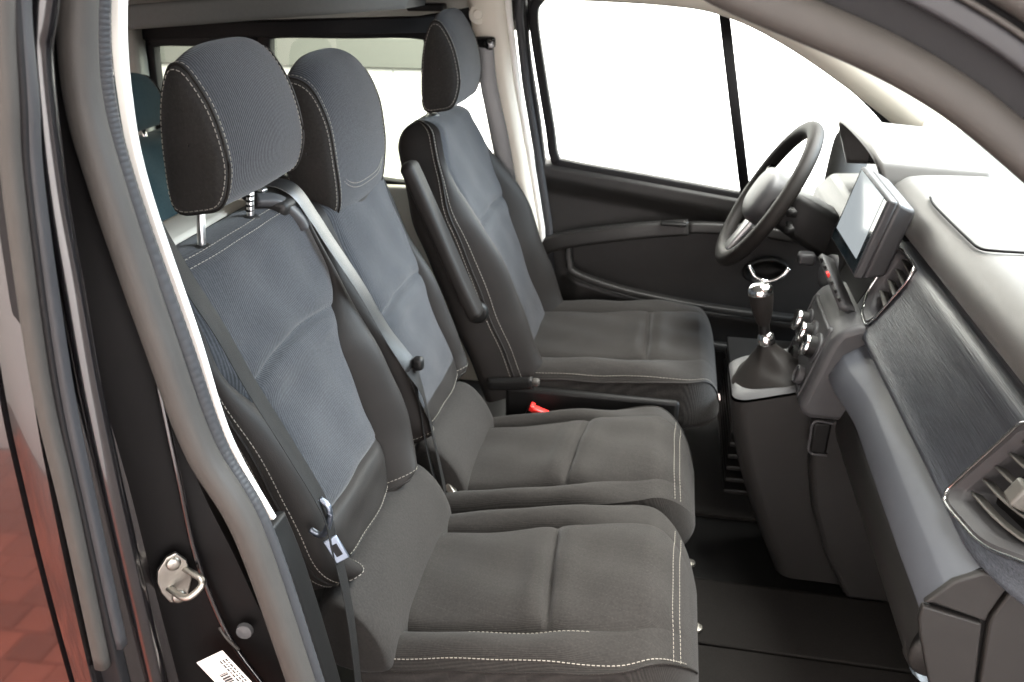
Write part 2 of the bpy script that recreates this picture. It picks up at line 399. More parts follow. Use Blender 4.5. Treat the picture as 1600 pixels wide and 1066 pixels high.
band = slab('wall_band', -9, -1.45, 4.96, 4.998, 1.045, 1.24, 'wall_band', hw_)
for i in range(5):
    for j in range(4):
        slab('wall_tile', -4.4+i*.62, -4.4+i*.62+.612, 4.985, 4.999, .2+j*.21 if j < 4 else 0, .2+j*.21+.205, 'wall', hw_, bevel=.002)
for i in range(4):
    slab('wall_panel', -1.2+i*1.05, -1.2+i*1.05+1.04, 4.985, 4.999, 1.28, 2.4, 'wall', hw_, bevel=.002)
    slab('wall_panel', -1.2+i*1.05, -1.2+i*1.05+1.04, 4.985, 4.999, .1, 1.274, 'wall', hw_, bevel=.002)
nw = slab('hall_wall_near', -9, 3, -2.25, -2.05, 0, 2.6, 'wall_near', bevel=0); nw['kind'] = 'structure'
fx = empty('wall_handle', (1.12, 4.99, .79), 'small dark fixture on the bright wall behind the steering wheel', 'handle')
lathe('knob', [(.004, 0), (.03, .002), (.032, .03), (.026, .04), (.004, .042)], (1.12, 4.985, .79), (0, -1, 0), 'plastic', fx)

# ================================================================== van body
van = empty('van', (-.5, .8, 0), 'black van seen through its open front passenger doorway', 'van')
# floor
slab('cabin_floor', -2.6, 1.1, .06, 1.72, .36, .43, 'plastic_dark', van)
slab('floor_carpet', -.30, .75, .10, .82, .432, .446, 'carpet', van)
slab('floor_carpet', -.36, .75, 1.07, 1.66, .432, .446, 'carpet', van)
slab('floor_mat', .02, .62, .13, .60, .4465, .458, 'carpet', van, bevel=.004)
slab('floor_mat', .02, .62, .606, .80, .4465, .458, 'carpet', van, bevel=.004)
for p in ((.14, .64, .46), (.13, .86, .448), (.10, .96, .448), (.10, .30, .46)):
    lathe('floor_button', [(.002, .0), (.013, .001), (.012, .006), (.002, .008)], p, (0, 0, 1), 'trim_beige' if p[1] < .5 else 'steel', van, n=14)
# sill below doorway
prism('door_sill', [(.02, .36), (.10, .36), (.10, .50), (.05, .53), (.02, .50)], 'x', -.42, .62, 'plastic_dark', van)
# roof and headliner
slab('roof_skin', -2.6, .14, -.02, 1.78, 1.82, 1.85, 'paint', van)
grid('headliner', [[(x, y, 1.79-.13*float(sm((y-1.25)/.45))) for y in np.linspace(.06, 1.68, 24)] for x in np.linspace(-2.6, .10, 20)], 'headliner', van)
sweep('headliner_step', [(-2.4, 1.44, 1.545), (-1.52, 1.44, 1.595), (-.94, 1.44, 1.640), (-.66, 1.44, 1.662)], rrect(.10, .03, .012), 'headliner_dark', van, upv=(0, 0, 1))
box('roof_lamp', (-.56, 1.46, 1.690), (.16, .14, .035), 'headliner', van, bevel=.012)
box('roof_lamp_recess', (-.66, 1.55, 1.626), (.10, .05, .02), 'plastic_dark', van, bevel=.006)
slab('roof_side', -2.6, -.40, 1.748, 1.765, 1.555, 1.85, 'paint', van)
# far side: cant rail, belt panel, posts
sweep('cant_rail', [(-2.6, 1.70, 1.560), (-1.6, 1.70, 1.578), (-.72, 1.69, 1.608), (-.40, 1.69, 1.66)], [(-.05, .10), (.02, .045), (.03, .012), (.02, -.012), (-.05, -.012)], 'headliner', van)
prism('side_lining', [(-2.6, .4), (-.44, .4), (-.44, 1.10), (-2.6, 1.08)], 'y', 1.70, 1.74, 'trim_beige', van, bevel=.01)
sweep('rear_post', [(-1.70, 1.70, 1.05), (-1.68, 1.70, 1.3), (-1.66, 1.69, 1.58)], rrect(.05, .03, .015), 'headliner', van, upv=(0, -1, 0))
sweep('far_door_pillar', [(-.40, 1.66, .8), (-.415, 1.665, 1.0), (-.45, 1.665, 1.2), (-.49, 1.655, 1.42), (-.51, 1.63, 1.62), (-.52, 1.58, 1.70)], [(-.055, -.02), (-.05, .012), (-.02, .026), (.03, .026), (.048, .02), (.055, -.02)], 'trim_beige', van, upv=(-.2, -1, 0))
sweep('pillar_edge_trim', [(-.345, 1.655, .8), (-.358, 1.66, 1.0), (-.392, 1.66, 1.2), (-.432, 1.65, 1.42), (-.452, 1.63, 1.60), (-.455, 1.60, 1.72)], circ(.010, 10), 'trim_white', van, upv=(0, -1, 0))
sweep('pillar_seal', [(-.325, 1.67, .8), (-.338, 1.675, 1.0), (-.372, 1.675, 1.2), (-.410, 1.665, 1.42), (-.428, 1.645, 1.60), (-.42, 1.62, 1.72)], circ(.012, 10), 'rubber_grey', van, upv=(0, -1, 0))
# rear side windows (dark frames and tinted panes)
def side_window(x0, x1, z0, z1):
    out = [(x0, 1.735, z0), (x0+.0, 1.735, (z0+z1)/2), (x0+.01, 1.735, z1-.03), (x0+.04, 1.735, z1), ((x0+x1)/2, 1.735, z1+.004), (x1-.04, 1.735, z1+.006), (x1, 1.735, z1-.03), (x1, 1.735, (z0+z1)/2), (x1, 1.735, z0), ((x0+x1)/2, 1.735, z0-.005)]
    pth = spline(out, 70, closed=True)
    f = sweep('window_frame', pth, rrect(.022, .02, .006), 'rubber_dark', van, upv=(0, -1, 0), closed_path=True)
    mk('window_pane', [(x0, 1.742, z0), (x1, 1.742, z0), (x1, 1.742, z1), (x0, 1.742, z1)], [(0, 1, 2, 3)], 'glass_tint', f, smooth=False)
side_window(-1.235, -.70, 1.10, 1.545)
side_window(-1.625, -1.29, 1.10, 1.515)
sweep('window_post', [(-1.262, 1.725, 1.05), (-1.262, 1.72, 1.56)], rrect(.024, .015, .006), 'rubber_dark', van, upv=(0, -1, 0))
sweep('window_header', [(-1.66, 1.715, 1.535), (-1.2, 1.715, 1.552), (-.68, 1.715, 1.572)], rrect(.022, .014, .005), 'rubber_dark', van, upv=(0, -1, 0))
# near door pillar: seal, ribbed edge, lit trim, painted jamb
BULB = [(-.50, -.01, 1.80), (-.531, -.01, 1.714), (-.547, -.01, 1.63), (-.541, -.01, 1.538), (-.518, -.01, 1.376), (-.495, -.01, 1.244), (-.452, -.01, 1.131), (-.413, -.01, .896), (-.39, .0, .70), (-.36, .01, .54)]
sweep('door_seal', spline(BULB, 90), rrect(.0155, .017, .013), 'rubber', van, upv=(0, -1, 0))
RIB = spline([(-.50, .015, 1.80), (-.530, .015, 1.713), (-.545, .015, 1.626), (-.540, .015, 1.531), (-.512, .015, 1.365), (-.489, .015, 1.229), (-.447, .015, 1.112), (-.409, .017, .869), (-.385, .02, .68)], 640)
rs = 1+.012*np.where(np.arange(640) % 5 < 3, 1, -1)
sweep('ribbed_seal_edge', RIB+np.array((.0, .002, 0)), circ(.0115, 8), 'rubber_grey', van, upv=(0, -1, 0), scale=rs)
sweep('seal_groove', RIB+np.array((-.004, -.010, 0)), circ(.006, 6), 'rubber_dark', van, upv=(0, -1, 0))
WT = spline([(-.50, .045, 1.80), (-.531, .045, 1.712), (-.545, .045, 1.623), (-.544, .045, 1.525), (-.516, .045, 1.354), (-.495, .045, 1.213), (-.449, .045, 1.092)], 90)
sweep('pillar_trim', WT+np.array((-.006, .014, 0)), rrect(.012, .016, .005), 'trim_white', van, upv=(0, -1, 0), scale=np.linspace(.50, .26, 90))
WT2 = spline([(-.458, .055, 1.10), (-.436, .05, 1.02), (-.412, .05, .86), (-.39, .05, .68)], 40)
sweep('pillar_lower_trim', WT2, rrect(.011, .020, .006), 'plastic_dark', van, upv=(0, -1, 0))
# jamb surface behind the seal
ja = spline([(-.545, .018, 1.80), (-.565, .018, 1.6), (-.545, .018, 1.40), (-.53, .018, 1.2), (-.49, .018, 1.05), (-.45, .018, .88), (-.42, .02, .65), (-.40, .02, .5)], 60)
jb = spline([(-.56, -.02, 1.80), (-.58, -.02, 1.6), (-.575, -.015, 1.40), (-.565, -.01, 1.2), (-.56, -.008, 1.05), (-.555, -.005, .88), (-.55, -.005, .65), (-.55, -.005, .5)], 60)
jc = spline([(-.555, -.062, 1.80), (-.575, -.062, 1.6), (-.585, -.062, 1.40), (-.585, -.062, 1.2), (-.590, -.062, 1.05), (-.592, -.062, .88), (-.595, -.06, .65), (-.6, -.06, .5)], 60)
jd = spline([(-.545, -.075, 1.80), (-.570, -.078, 1.6), (-.595, -.080, 1.40), (-.60, -.082, 1.2), (-.608, -.082, 1.05), (-.615, -.082, .88), (-.62, -.08, .65), (-.62, -.08, .5)], 60)
rows = []
for i in range(60):
    rows.append(spline([ja[i], jb[i], jb[i]*.5+jc[i]*.5+np.array((-.010, 0, 0)), jc[i], jd[i]], 26))
grid('door_jamb', np.array(rows)[:, 11:], 'paint', van)
grid('jamb_inner_panel', np.array(rows)[:, :12], 'satin_black', van)
sweep('jamb_flange', spline([(-.536, -.002, 1.317), (-.534, -.004, 1.20), (-.532, -.004, 1.075), (-.509, -.004, .952), (-.466, -.004, .86), (-.43, -.004, .78)], 60), circ(.004, 8), 'paint', van, upv=(0, -1, 0))
lathe('jamb_plug', [(.001, 0), (.011, .001), (.010, .007), (.001, .009)], (-.487, .002, .962), (.15, -1, .1), 'plastic_grey', van, n=16)
tube('jamb_clip', spline([(-.520, -.004, .965), (-.508, -.008, .950), (-.497, -.006, .932)], 14), .0022, 'rubber', van)
# weather strips on the pillar's outer edge
sweep('outer_weatherstrip', spline([(-.50, -.1, 1.80), (-.531, -.1, 1.718), (-.549, -.1, 1.643), (-.567, -.1, 1.56), (-.594, -.1, 1.364), (-.602, -.1, 1.207), (-.617, -.1, .979)], 80), rrect(.0085, .008, .006), 'rubber', van, upv=(0, -1, 0))
sweep('inner_weatherstrip', spline([(-.50, -.085, 1.80), (-.529, -.085, 1.717), (-.543, -.085, 1.641), (-.560, -.085, 1.557), (-.583, -.085, 1.357), (-.592, -.085, 1.197), (-.601, -.085, 1.000)], 80), rrect(.0085, .007, .004), 'rubber_grey', van, upv=(0, -1, 0))
sweep('strip_channel', spline([(-.52, -.088, 1.80), (-.541, -.088, 1.718), (-.556, -.088, 1.643), (-.574, -.088, 1.56), (-.600, -.088, 1.364), (-.609, -.088, 1.207), (-.622, -.088, .90), (-.63, -.088, .5)], 80), rrect(.019, .008, .003), 'rubber_dark', van, upv=(0, -1, 0))
sweep('highlight_roll', spline([(-.49, -.058, 1.80), (-.530, -.06, 1.706), (-.545, -.06, 1.664), (-.560, -.06, 1.55), (-.566, -.06, 1.453), (-.575, -.06, 1.3), (-.582, -.06, 1.0), (-.59, -.06, .6)], 80), circ(.012, 14), 'paint', van, upv=(0, -1, 0))  # glossy tube added along the highlight line to catch the streak
# outer pillar skin and sliding door skin
def skin(name, xa, xb, parent, m_='paint'):
    zs = np.linspace(.25, 1.82, 70); G = []
    for z in zs:
        bulge = .035*math.sin(math.pi*(z-.2)/1.7)+.05*max(0, 1.25-z)**1.3-.09*max(0, z-1.3)**1.2
        f0, f1 = xa(z), xb(z)
        G.append([(f0+(f1-f0)*t, -.085-bulge*.55-.012*math.sin(math.pi*t)*min(1, abs(f1-f0)*3), z) for t in np.linspace(0, 1, 24)])
    G = np.array(G); lip = G[:, -1:]+np.array((.004, .012, 0)); lip2 = G[:, -1:]+np.array((.004, .035, 0))
    lipa = G[:, :1]+np.array((-.004, .012, 0)); 
    return grid(name, np.concatenate([lipa, G, lip, lip2], 1), m_, parent, sharp=25)
pf1 = np.polyfit([.3, .9, 1.0, 1.2, 1.36, 1.56, 1.64, 1.72, 1.82], [-.645, -.632, -.629, -.617, -.608, -.582, -.564, -.546, -.52], 4); fx_ = lambda z: float(np.polyval(pf1, z))
pf2 = np.polyfit([.3, .9, 1.0, 1.16, 1.34, 1.6, 1.82], [-.662, -.658, -.657, -.653, -.645, -.615, -.575], 4); gap = lambda z: float(np.polyval(pf2, z))
skin('pillar_skin', lambda z: gap(z)+.004, fx_, van)
sd = empty('sliding_door', (-1.2, -.1, .2), 'black sliding side door at far left edge reflecting red paving', 'door')
skin('door_skin', lambda z: gap(z)-1.1, lambda z: gap(z)-.004, sd)
# near windscreen pillar
def offp(dx, y):
    base = np.array([(-.30, 1.80), (-.06, 1.765), (.040, 1.723), (.178, 1.668), (.284, 1.601), (.50, 1.43), (.78, 1.19), (1.0, 1.0)])
    T = np.gradient(base, axis=0); T /= np.linalg.norm(T, axis=1)[:, None]; N = np.stack([-T[:, 1], T[:, 0]], 1)
    b = base+N*dx
    return spline([(x, y, z) for x, z in b], 70)
sweep('windscreen_pillar_seal', offp(.003, .0), rrect(.0165, .016, .013), 'rubber', van, upv=(0, -1, 0))
sweep('windscreen_pillar', offp(.040, .015), rrect(.04, .016, .006), 'rubber_dark', van, upv=(0, -1, 0))
sweep('windscreen_pillar_strip', offp(.050, -.008), rrect(.008, .008, .004), 'rubber_grey', van, upv=(0, -1, 0))
sweep('windscreen_pillar_lip', offp(.060, -.012), rrect(.0022, .008, .002), 'rubber', van, upv=(0, -1, 0))
sweep('windscreen_pillar_outer', offp(.0815, -.015), rrect(.0145, .012, .010), 'rubber', van, upv=(0, -1, 0))
sweep('windscreen_pillar_outer', offp(.110, -.022), rrect(.0105, .012, .009), 'rubber', van, upv=(0, -1, 0))
sweep('windscreen_pillar_backing', offp(.095, .01), rrect(.055, .010, .004), 'rubber_dark', van, upv=(0, -1, 0))
# windscreen
G = []
for y in np.linspace(.10, 1.66, 12):
    by = .06*math.sin(math.pi*(y-.1)/1.56)
    G.append([(.14+by+t*.98, y, 1.72-t*.62) for t in np.linspace(0, 1, 10)])
grid('windscreen', G, 'glass', van)
# far windscreen pillar trim
sweep('far_windscreen_pillar', spline([(-.42, 1.64, 1.70), (-.05, 1.66, 1.685), (.14, 1.67, 1.655), (.34, 1.675, 1.565), (.60, 1.675, 1.40), (.75, 1.67, 1.28), (.95, 1.66, 1.08)], 60), [(-.045, -.02), (-.04, .012), (-.01, .022), (.03, .02), (.055, .0), (.055, -.02)], 'trim_beige', van, upv=(0, -1, 0))
lathe('pillar_plug', [(.002, 0), (.03, .001), (.028, .006), (.002, .007)], (.685, 1.645, 1.335), (-.15, -1, .1), 'trim_beige', van, n=24)

# ================================================================== seats
def backrest(parent, o, th, H, W, A, T, bh, cb, seam, rc=.06, re=.045, edge=None, upper='cloth', vsplit=None, name='backrest', asym=None, bolst='leather', curve=None, bead=(True, True), cols=None, cut=0, rcb=.07, band=0):
    ev = (-math.sin(th), 0, math.cos(th)); en = (math.cos(th), 0, math.sin(th))
    o = np.array(o)+np.array(ev)*cut
    p = Pad(o, (0, 1, 0), ev, en, H-cut, W, A, T, bh, cb, rc, re, seam=seam, edge=edge, asym=asym, curve=curve, bot=.035 if cut else 0, rcb=rcb if cut else 0, voff=cut)
    sh = p.shell(name, bolst, parent)
    p.part('bolster', bolst, sh, p.c_b1, p.c_c1); p.part('bolster', bolst, sh, p.c_c2, p.c_b2)
    r = p.row(vsplit-cut) if vsplit else 0
    p.part('upper_panel', upper, sh, p.c_c1, p.c_c2, r); 
    r0 = p.row(band-cut) if band else 0
    if r0: p.part('lower_band', bolst, sh, p.c_c1, p.c_c2, 0, r0)
    if r: p.part('lower_panel', upper, sh, p.c_c1, p.c_c2, r0, r)
    for c, on in ((p.c_b1, bead[0]), (p.c_b2, bead[1])):
        if not on: continue
        P, N = p.line(c); tube('piping', P+N*.0005, .0024, bolst, sh, n=6)
        sg = 1 if c == p.c_b1 else -1
        for dc, ok in ((.55*sg, 1), (-1.0*sg, 1)):
            P, N = p.line(c+dc if dc > 0 or c > 0 else c, 0, len(p.v)-6); stitch('stitching', P, N, sh)
    if cut:
        P, N = p.hline(9, p.c_b1, p.c_b2); tube('piping', P, .0024, bolst, sh, n=6); stitch('stitching', p.P[12, p.c_b1:p.c_b2+1], p.N[12, p.c_b1:p.c_b2+1], sh)
    return p, sh
# ---- passenger bench
bench = empty('passenger_bench', (-.2, .62, .44), 'dark grey two-place passenger bench with white stitching nearest the doorway', 'seat')
OTH = R(16.5)
pO, shO = backrest(bench, (-.553, .405, .735), OTH, .645, lambda v: .222-.012*sm((v-.45)/.2), lambda v: .92-.30*sm((.50-v)/.16),
    lambda v: .105, lambda v: .040*sm((.54-v)/.25), lambda v: .010, [(lambda s: .41+.035*(1-s*s), .011), (lambda s: .165+0*s, .009)], rc=.055, re=.04, vsplit=.42, edge=lambda v: .95+.17*sm((.5-v)/.3), cut=.045, rcb=.13, band=.165)
# top edge double stitching of the outer backrest
for v_ in (.577, .587):
    P, N = pO.hline(pO.row(v_), pO.c_b1+4, pO.c_b2-4); stitch('stitching', P, N, shO)
slab('backrest_top_shell', -.80, -.70, .24, .58, 1.30, 1.365, 'trim_beige', bench, bevel=.02)
pM, shM = backrest(bench, (-.515, .835, .735), R(19.5), .62, lambda v: .190-.01*sm((v-.45)/.2), lambda v: .80-.10*sm((.45-v)/.2)+.06*sm((v-.5)/.1),
    lambda v: .10, lambda v: .030*sm((.5-v)/.25), lambda v: .014, [(lambda s: .33+.03*(1-s*s), .010)], rc=.06, re=.05, vsplit=.33, bead=(False, True), cut=.06, band=.13)
OUTER = [(0, .0), (.045, -.002), (.078, .010), (.096, .052), (.097, .095), (.085, .150), (.064, .192), (.046, .211), (.026, .205), (.006, .15), (-.003, .07)]
headrest(bench, (-.662, .398, 1.432), OUTER, .118, .10, .10, 'cloth', 'cloth_plain')
for y_ in (.31, .46):
    tube('headrest_post', [(-.658, y_, 1.30), (-.652, y_, 1.37), (-.640, y_, 1.46)], .0062, 'satin', bench)
    lathe('headrest_collar', [(.004, 0), (.021, .0), (.022, .006), (.016, .013), (.008, .015)], (-.657, y_, 1.356), (-.2, 0, 1), 'plastic', bench)
for i in range(5):
    lathe('post_notch', [(.0063, 0), (.0073, .002), (.0063, .004)], (-.6515+i*.0012, .46, 1.378+i*.008), (0, 0, 1), 'plastic_dark', bench, n=12)
MID = [(0, .0), (.05, -.02), (.088, -.01), (.10, .05), (.100, .12), (.092, .19), (.066, .25), (.03, .272), (.004, .26), (-.008, .18), (-.008, .08)]
hM = headrest(bench, (-.685, .83, 1.315), MID, .138, .13, .12, 'cloth', 'cloth_plain', wfun=lambda t: .90+.10*sm(t/.35), bottom=True)
# collar below the middle headrest, ending in a soft point
cg = []
for t in np.linspace(0, 1, 14):
    hw2 = float(np.interp(t, [0, .35, .7, .9, 1], [.112, .104, .075, .040, .012])); dep = float(np.interp(t, [0, .5, 1], [.052, .048, .030]))
    cx_ = -.640-.010*t; zz = 1.350-.105*t
    cg.append([(cx_+.028*t*0+dep*math.copysign(abs(math.cos(a))**.8, math.cos(a)), .83+hw2*math.copysign(abs(math.sin(a))**.8, math.sin(a)), zz) for a in np.linspace(0, 2*math.pi, 40, endpoint=False)])
grid('headrest_collar', cg, 'cloth_plain', bench, cu_=True, caps=True)
# cushions
def cushion(parent, o, tilt, H, W, A, T, bh, cb, seam, rc, re, groove, bolst='cloth_plain', mid='cloth_plain', vsplit=None, edge=None, asym=None, name='cushion', near_bead=True, far_bead=True):
    ev = (math.cos(tilt), 0, math.sin(tilt)); en = (-math.sin(tilt), 0, math.cos(tilt))
    p = Pad(o, (0, 1, 0), ev, en, H, W, A, T, bh, cb, rc, re, nb=.05, seam=seam, groove=groove, edge=edge, asym=asym, side=.006)
    sh = p.shell(name, bolst, parent)
    p.part('bolster', bolst, sh, p.c_b1, p.c_c1); p.part('bolster', bolst, sh, p.c_c2, p.c_b2)
    r = p.row(vsplit); p.part('front_panel', mid, sh, p.c_c1, p.c_c2, r); p.part('centre_panel', mid, sh, p.c_c1, p.c_c2, 0, r)
    return p, sh
fade = lambda v: .008*(1-.9*sm((v-.30)/.06))+.0006
pc, sc_ = cushion(bench, (-.42, .43, .528), R(11.5), .555, lambda v: .205+.010*sm((v-.1)/.3), lambda v: .66-.03*sm((.1-v)/.1), lambda v: .155, lambda v: .024*(1-sm((v-.33)/.15)), lambda v: .019,
    [(lambda s: .315-.015*s, .011), (lambda s: .045+.0*s, .008)], .12, .075, fade, vsplit=.315, edge=lambda v: .91)
for c_ in (pc.c_b1+.0, pc.c_b1+1.4):
    P, N = pc.line(c_, 4, len(pc.v)-8); stitch('stitching', P, N, sc_, r=.0009)
P, N = pc.line(pc.c_b1, 0, len(pc.v)-3); tube('piping', P, .0022, 'leather', sc_, n=6)
P, N = pc.line(pc.c_c1-1, pc.row(.19), pc.row(.40)); stitch('stitching', P, N, sc_)
for r_ in (pc.row(.524), pc.row(.533)):
    P, N = pc.hline(r_, pc.c_b1+1, pc.c_b2-2); stitch('stitching', P, N, sc_)
pm, sm_ = cushion(bench, (-.42, .838, .53), R(12), .555, lambda v: .190, lambda v: .70, lambda v: .155, lambda v: .020*(1-sm((v-.3)/.15)), lambda v: .019,
    [(lambda s: .315+.02*s, .011)], .10, .075, fade, vsplit=.315, edge=lambda v: .92)
for r_ in (pm.row(.526), pm.row(.534)):
    P, N = pm.hline(r_, pm.c_b1+2, pm.c_b2-2); stitch('stitching', P, N, sm_)
P, N = pm.line(pm.c_b2, 0, len(pm.v)-3); tube('piping', P, .0022, 'leather', sm_, n=6)
slab('bench_base', -.40, .02, .26, 1.0, .446, .58, 'plastic_dark', bench, bevel=.02)
rp_ = [(a, b) for a, b in spline([(-.08, -.07), (-.078, .02), (-.052, .066), (-.018, .066), (.016, .034), (.042, -.010), (.056, -.058), (.045, -.09), (-.02, -.10)], 30, closed=True)]
for ya, yb, xo, zo in ((.215, .632, -.432, .752), (.700, 1.005, -.418, .742)):
    yy = np.r_[.1*(1-np.cos(np.linspace(0, math.pi/2, 10)))[:-1], np.linspace(.1, .9, 16), (1-.1*(1-np.cos(np.linspace(math.pi/2, 0, 10))))[1:]]; qq = np.clip((np.abs(yy-.5)*2-.80)/.20, 0, 1); scl = .72+.28*np.sqrt(1-qq**2)
    sweep('rear_roll', [(xo, ya+(yb-ya)*t, zo) for t in yy], rp_, 'cloth_plain', bench, upv=(0, 0, 1), scale=scl)
# red release and belt stalk
0 and prism('recliner_housing', [(-.50, .62), (-.36, .62), (-.36, .72), (-.42, .80), (-.50, .80)], 'y', .155, .18, 'plastic_dark', bench, bevel=.01)

# ---- driver seat
drv = empty('drivers_chair', (-.05, 1.35, .44), 'dark grey driver seat with lighter cloth centre beside the far door', 'seat')
pD, shD = backrest(drv, (-.41, 1.355, .70), R(20.5), .71, lambda v: .258-.098*sm((v-.46)/.25), lambda v: .68-.12*sm((.45-v)/.25)+.26*sm((v-.47)/.16),
    lambda v: .115, lambda v: .060*sm((.62-v)/.28), lambda v: .008, [(lambda s: .40+.03*(1-s*s), .010)], rc=.06, re=.045, vsplit=.40)
headrest(drv, (-.588, 1.365, 1.412), [(a, b*1.04) for a, b in OUTER], .115, .10, .10, 'cloth', 'cloth_plain')
for y_ in (1.30, 1.42):
    tube('headrest_post', [(-.585, y_, 1.33), (-.59, y_, 1.42)], .006, 'chrome', drv)
    lathe('headrest_collar', [(.004, 0), (.018, .0), (.019, .006), (.014, .013), (.008, .015)], (-.583, y_, 1.378), (-.3, 0, 1), 'satin', drv)
pd, sd_ = cushion(drv, (-.33, 1.355, .64), R(4), .515, lambda v: .245+.01*sm((v-.1)/.3), lambda v: .64, lambda v: .15, lambda v: .022*(1-sm((v-.34)/.15)), lambda v: .008,
    [(lambda s: .33, .011)], .10, .05, fade, vsplit=.33, edge=lambda v: .88)
P, N = pd.line(pd.c_b1, 0, len(pd.v)-4); tube('piping', P, .0026, 'leather', sd_, n=6)
P, N = pd.line(pd.c_b1+1, 0, len(pd.v)-8); stitch('stitching', P, N, sd_)
slab('seat_base', -.30, .10, 1.14, 1.58, .446, .66, 'plastic_dark', drv, bevel=.02)
slab('seat_side_trim', -.36, .08, 1.085, 1.112, .60, .755, 'plastic_dark', drv, bevel=.012)
lv = sweep('recliner_lever', spline([(-.40, 1.075, .765), (-.34, 1.072, .772), (-.285, 1.07, .782)], 14), rrect(.012, .014, .006), 'plastic_dark', drv, upv=(0, 0, 1))
box('lever_tip', (-.278, 1.07, .784), (.020, .022, .018), 'rubber', drv, bevel=.006)
arm = sweep('armrest', spline([(-.425, 1.062, .96), (-.465, 1.062, 1.05), (-.518, 1.062, 1.18), (-.562, 1.062, 1.285), (-.580, 1.062, 1.325)], 40), rrect(.030, .017, .012), 'leather', drv, upv=(1, 0, .4), scale=[1]*36+[.97, .9, .75, .45])
lathe('armrest_pivot', [(.004, 0), (.028, .002), (.030, .012), (.026, .022), (.02, .024), (.004, .024)], (-.43, 1.10, .955), (0, -1, 0), 'plastic_dark', drv)
# ---- rear seat
rear = empty('rear_seat', (-1.35, 1.15, .44), 'blue-grey rear seat with headrest behind the front seats', 'seat')
pR, shR = backrest(rear, (-1.26, 1.08, .70), R(14), .63, lambda v: .30, lambda v: .75, lambda v: .11, lambda v: .01, lambda v: .01, [(lambda s: .40, .004)], rc=.06, re=.05, upper='cloth_teal', bolst='cloth_teal', bead=(False, False))
headrest(rear, (-1.375, 1.16, 1.345), [(a*.85, b*.66) for a, b in OUTER], .115, .12, .1, 'cloth_teal', 'cloth_teal')
for y_ in (1.10, 1.22):
    tube('headrest_post', [(-1.335, y_, 1.28), (-1.34, y_, 1.36)], .006, 'chrome', rear)
cushion(rear, (-1.20, 1.08, .58), R(5), .5, lambda v: .30, lambda v: .7, lambda v: .14, lambda v: .01, lambda v: .008, [(lambda s: .33, .004)], .08, .05, fade, bolst='cloth_teal', mid='cloth_teal', vsplit=.33)
slab('seat_base', -1.2, -.8, .8, 1.36, .44, .60, 'plastic_dark', rear)

# ================================================================== driver door
door = empty('driver_door', (.1, 1.7, .4), 'dark driver door with bright window behind the driver seat', 'door')
xs = np.linspace(-.40, 1.0, 90)
topz = lambda x: np.interp(x, [-.45, -.33, .24, .6, 1.0], [1.212, 1.195, 1.118, 1.06, 1.0])
G = []
for x in xs:
    colm = []
    zt = topz(x)
    for t in np.linspace(0, 1, 100):
        z = .48+(zt-.48)*t
        d = .035
        d += .022*sm((z-(zt-.10))/.06)                                   # shoulder
        d -= .05*sm((z-(zt-.012))/.012)                                  # roll over at the glass
        d += .012*sm((.965-z)/.05)*0
        pk = np.interp(x, [-.26, -.1, .1, .3, .6], [.86, .815, .785, .765, .75])
        d += .030*sm((pk-z)/.03)*sm((x+.30)/.05)
        colm.append((x, 1.70-d+.03, z))
    G.append(colm)
grid('door_lining', G, 'plastic', door)
win = [(-.327, 1.205), (-.345, 1.30), (-.375, 1.46), (-.395, 1.585), (-.385, 1.635), (-.33, 1.655), (-.1, 1.655), (.10, 1.632), (.30, 1.552), (.45, 1.452), (.565, 1.360), (.615, 1.29), (.60, 1.22), (.55, 1.085), (.40, 1.092), (.24, 1.112), (-.03, 1.15), (-.285, 1.185)]
wp = spline([(x, 1.705, z) for x, z in win], 140, closed=True)
sweep('window_frame', wp, rrect(.013, .018, .005), 'rubber_dark', door, upv=(0, -1, 0), closed_path=True)
mk('window_glass', [(x, 1.712, z) for x, _, z in wp], [tuple(range(len(wp)))], 'glass', door, smooth=False)
sweep('window_divider', [(.115, 1.70, 1.632), (.175, 1.70, 1.37), (.238, 1.70, 1.10)], rrect(.014, .012, .004), 'rubber_dark', door, upv=(0, -1, 0))
sweep('door_frame_rear', spline([(-.362, 1.70, 1.16), (-.385, 1.70, 1.32), (-.415, 1.695, 1.5), (-.43, 1.68, 1.68)], 24), rrect(.012, .02, .005), 'rubber_dark', door, upv=(0, -1, 0))
sweep('door_frame_top', spline([(-.43, 1.675, 1.67), (-.1, 1.675, 1.675), (.13, 1.68, 1.65), (.33, 1.69, 1.562), (.5, 1.69, 1.445), (.64, 1.69, 1.34)], 40), rrect(.010, .016, .005), 'rubber_dark', door, upv=(0, -1, 0))
prism('mirror_triangle', [(.52, 1.08), (.66, 1.04), (.64, 1.27), (.60, 1.33), (.575, 1.33)], 'y', 1.675, 1.70, 'plastic', door, bevel=.006)
ap = spline([(-.36, 1.685, .925), (-.30, 1.672, .958), (-.12, 1.655, 1.000), (.0, 1.652, 1.019), (.12, 1.654, 1.030), (.28, 1.66, 1.026), (.42, 1.668, 1.008)], 50)
sweep('armrest', ap[:31], rrect(.026, .034, .012), 'plastic', door, upv=(0, -1, .2), scale=np.r_[.5, .8, .95, np.linspace(1, .86, 28)])
sweep('grab_rail', ap[30:], rrect(.016, .028, .008), 'plastic', door, upv=(0, -1, .2))
box('window_switch', (.035, 1.626, 1.045), (.075, .03, .010), 'plastic_dark', door, bevel=.004)
pr_ = spline([(-.275, 1.665, .955), (-.268, 1.652, .90), (-.245, 1.645, .865), (-.1, 1.645, .822), (.1, 1.645, .790), (.3, 1.648, .772), (.5, 1.65, .76)], 60)
sweep('pocket_rim', pr_, rrect(.010, .016, .006), 'plastic', door, upv=(0, -1, 0))
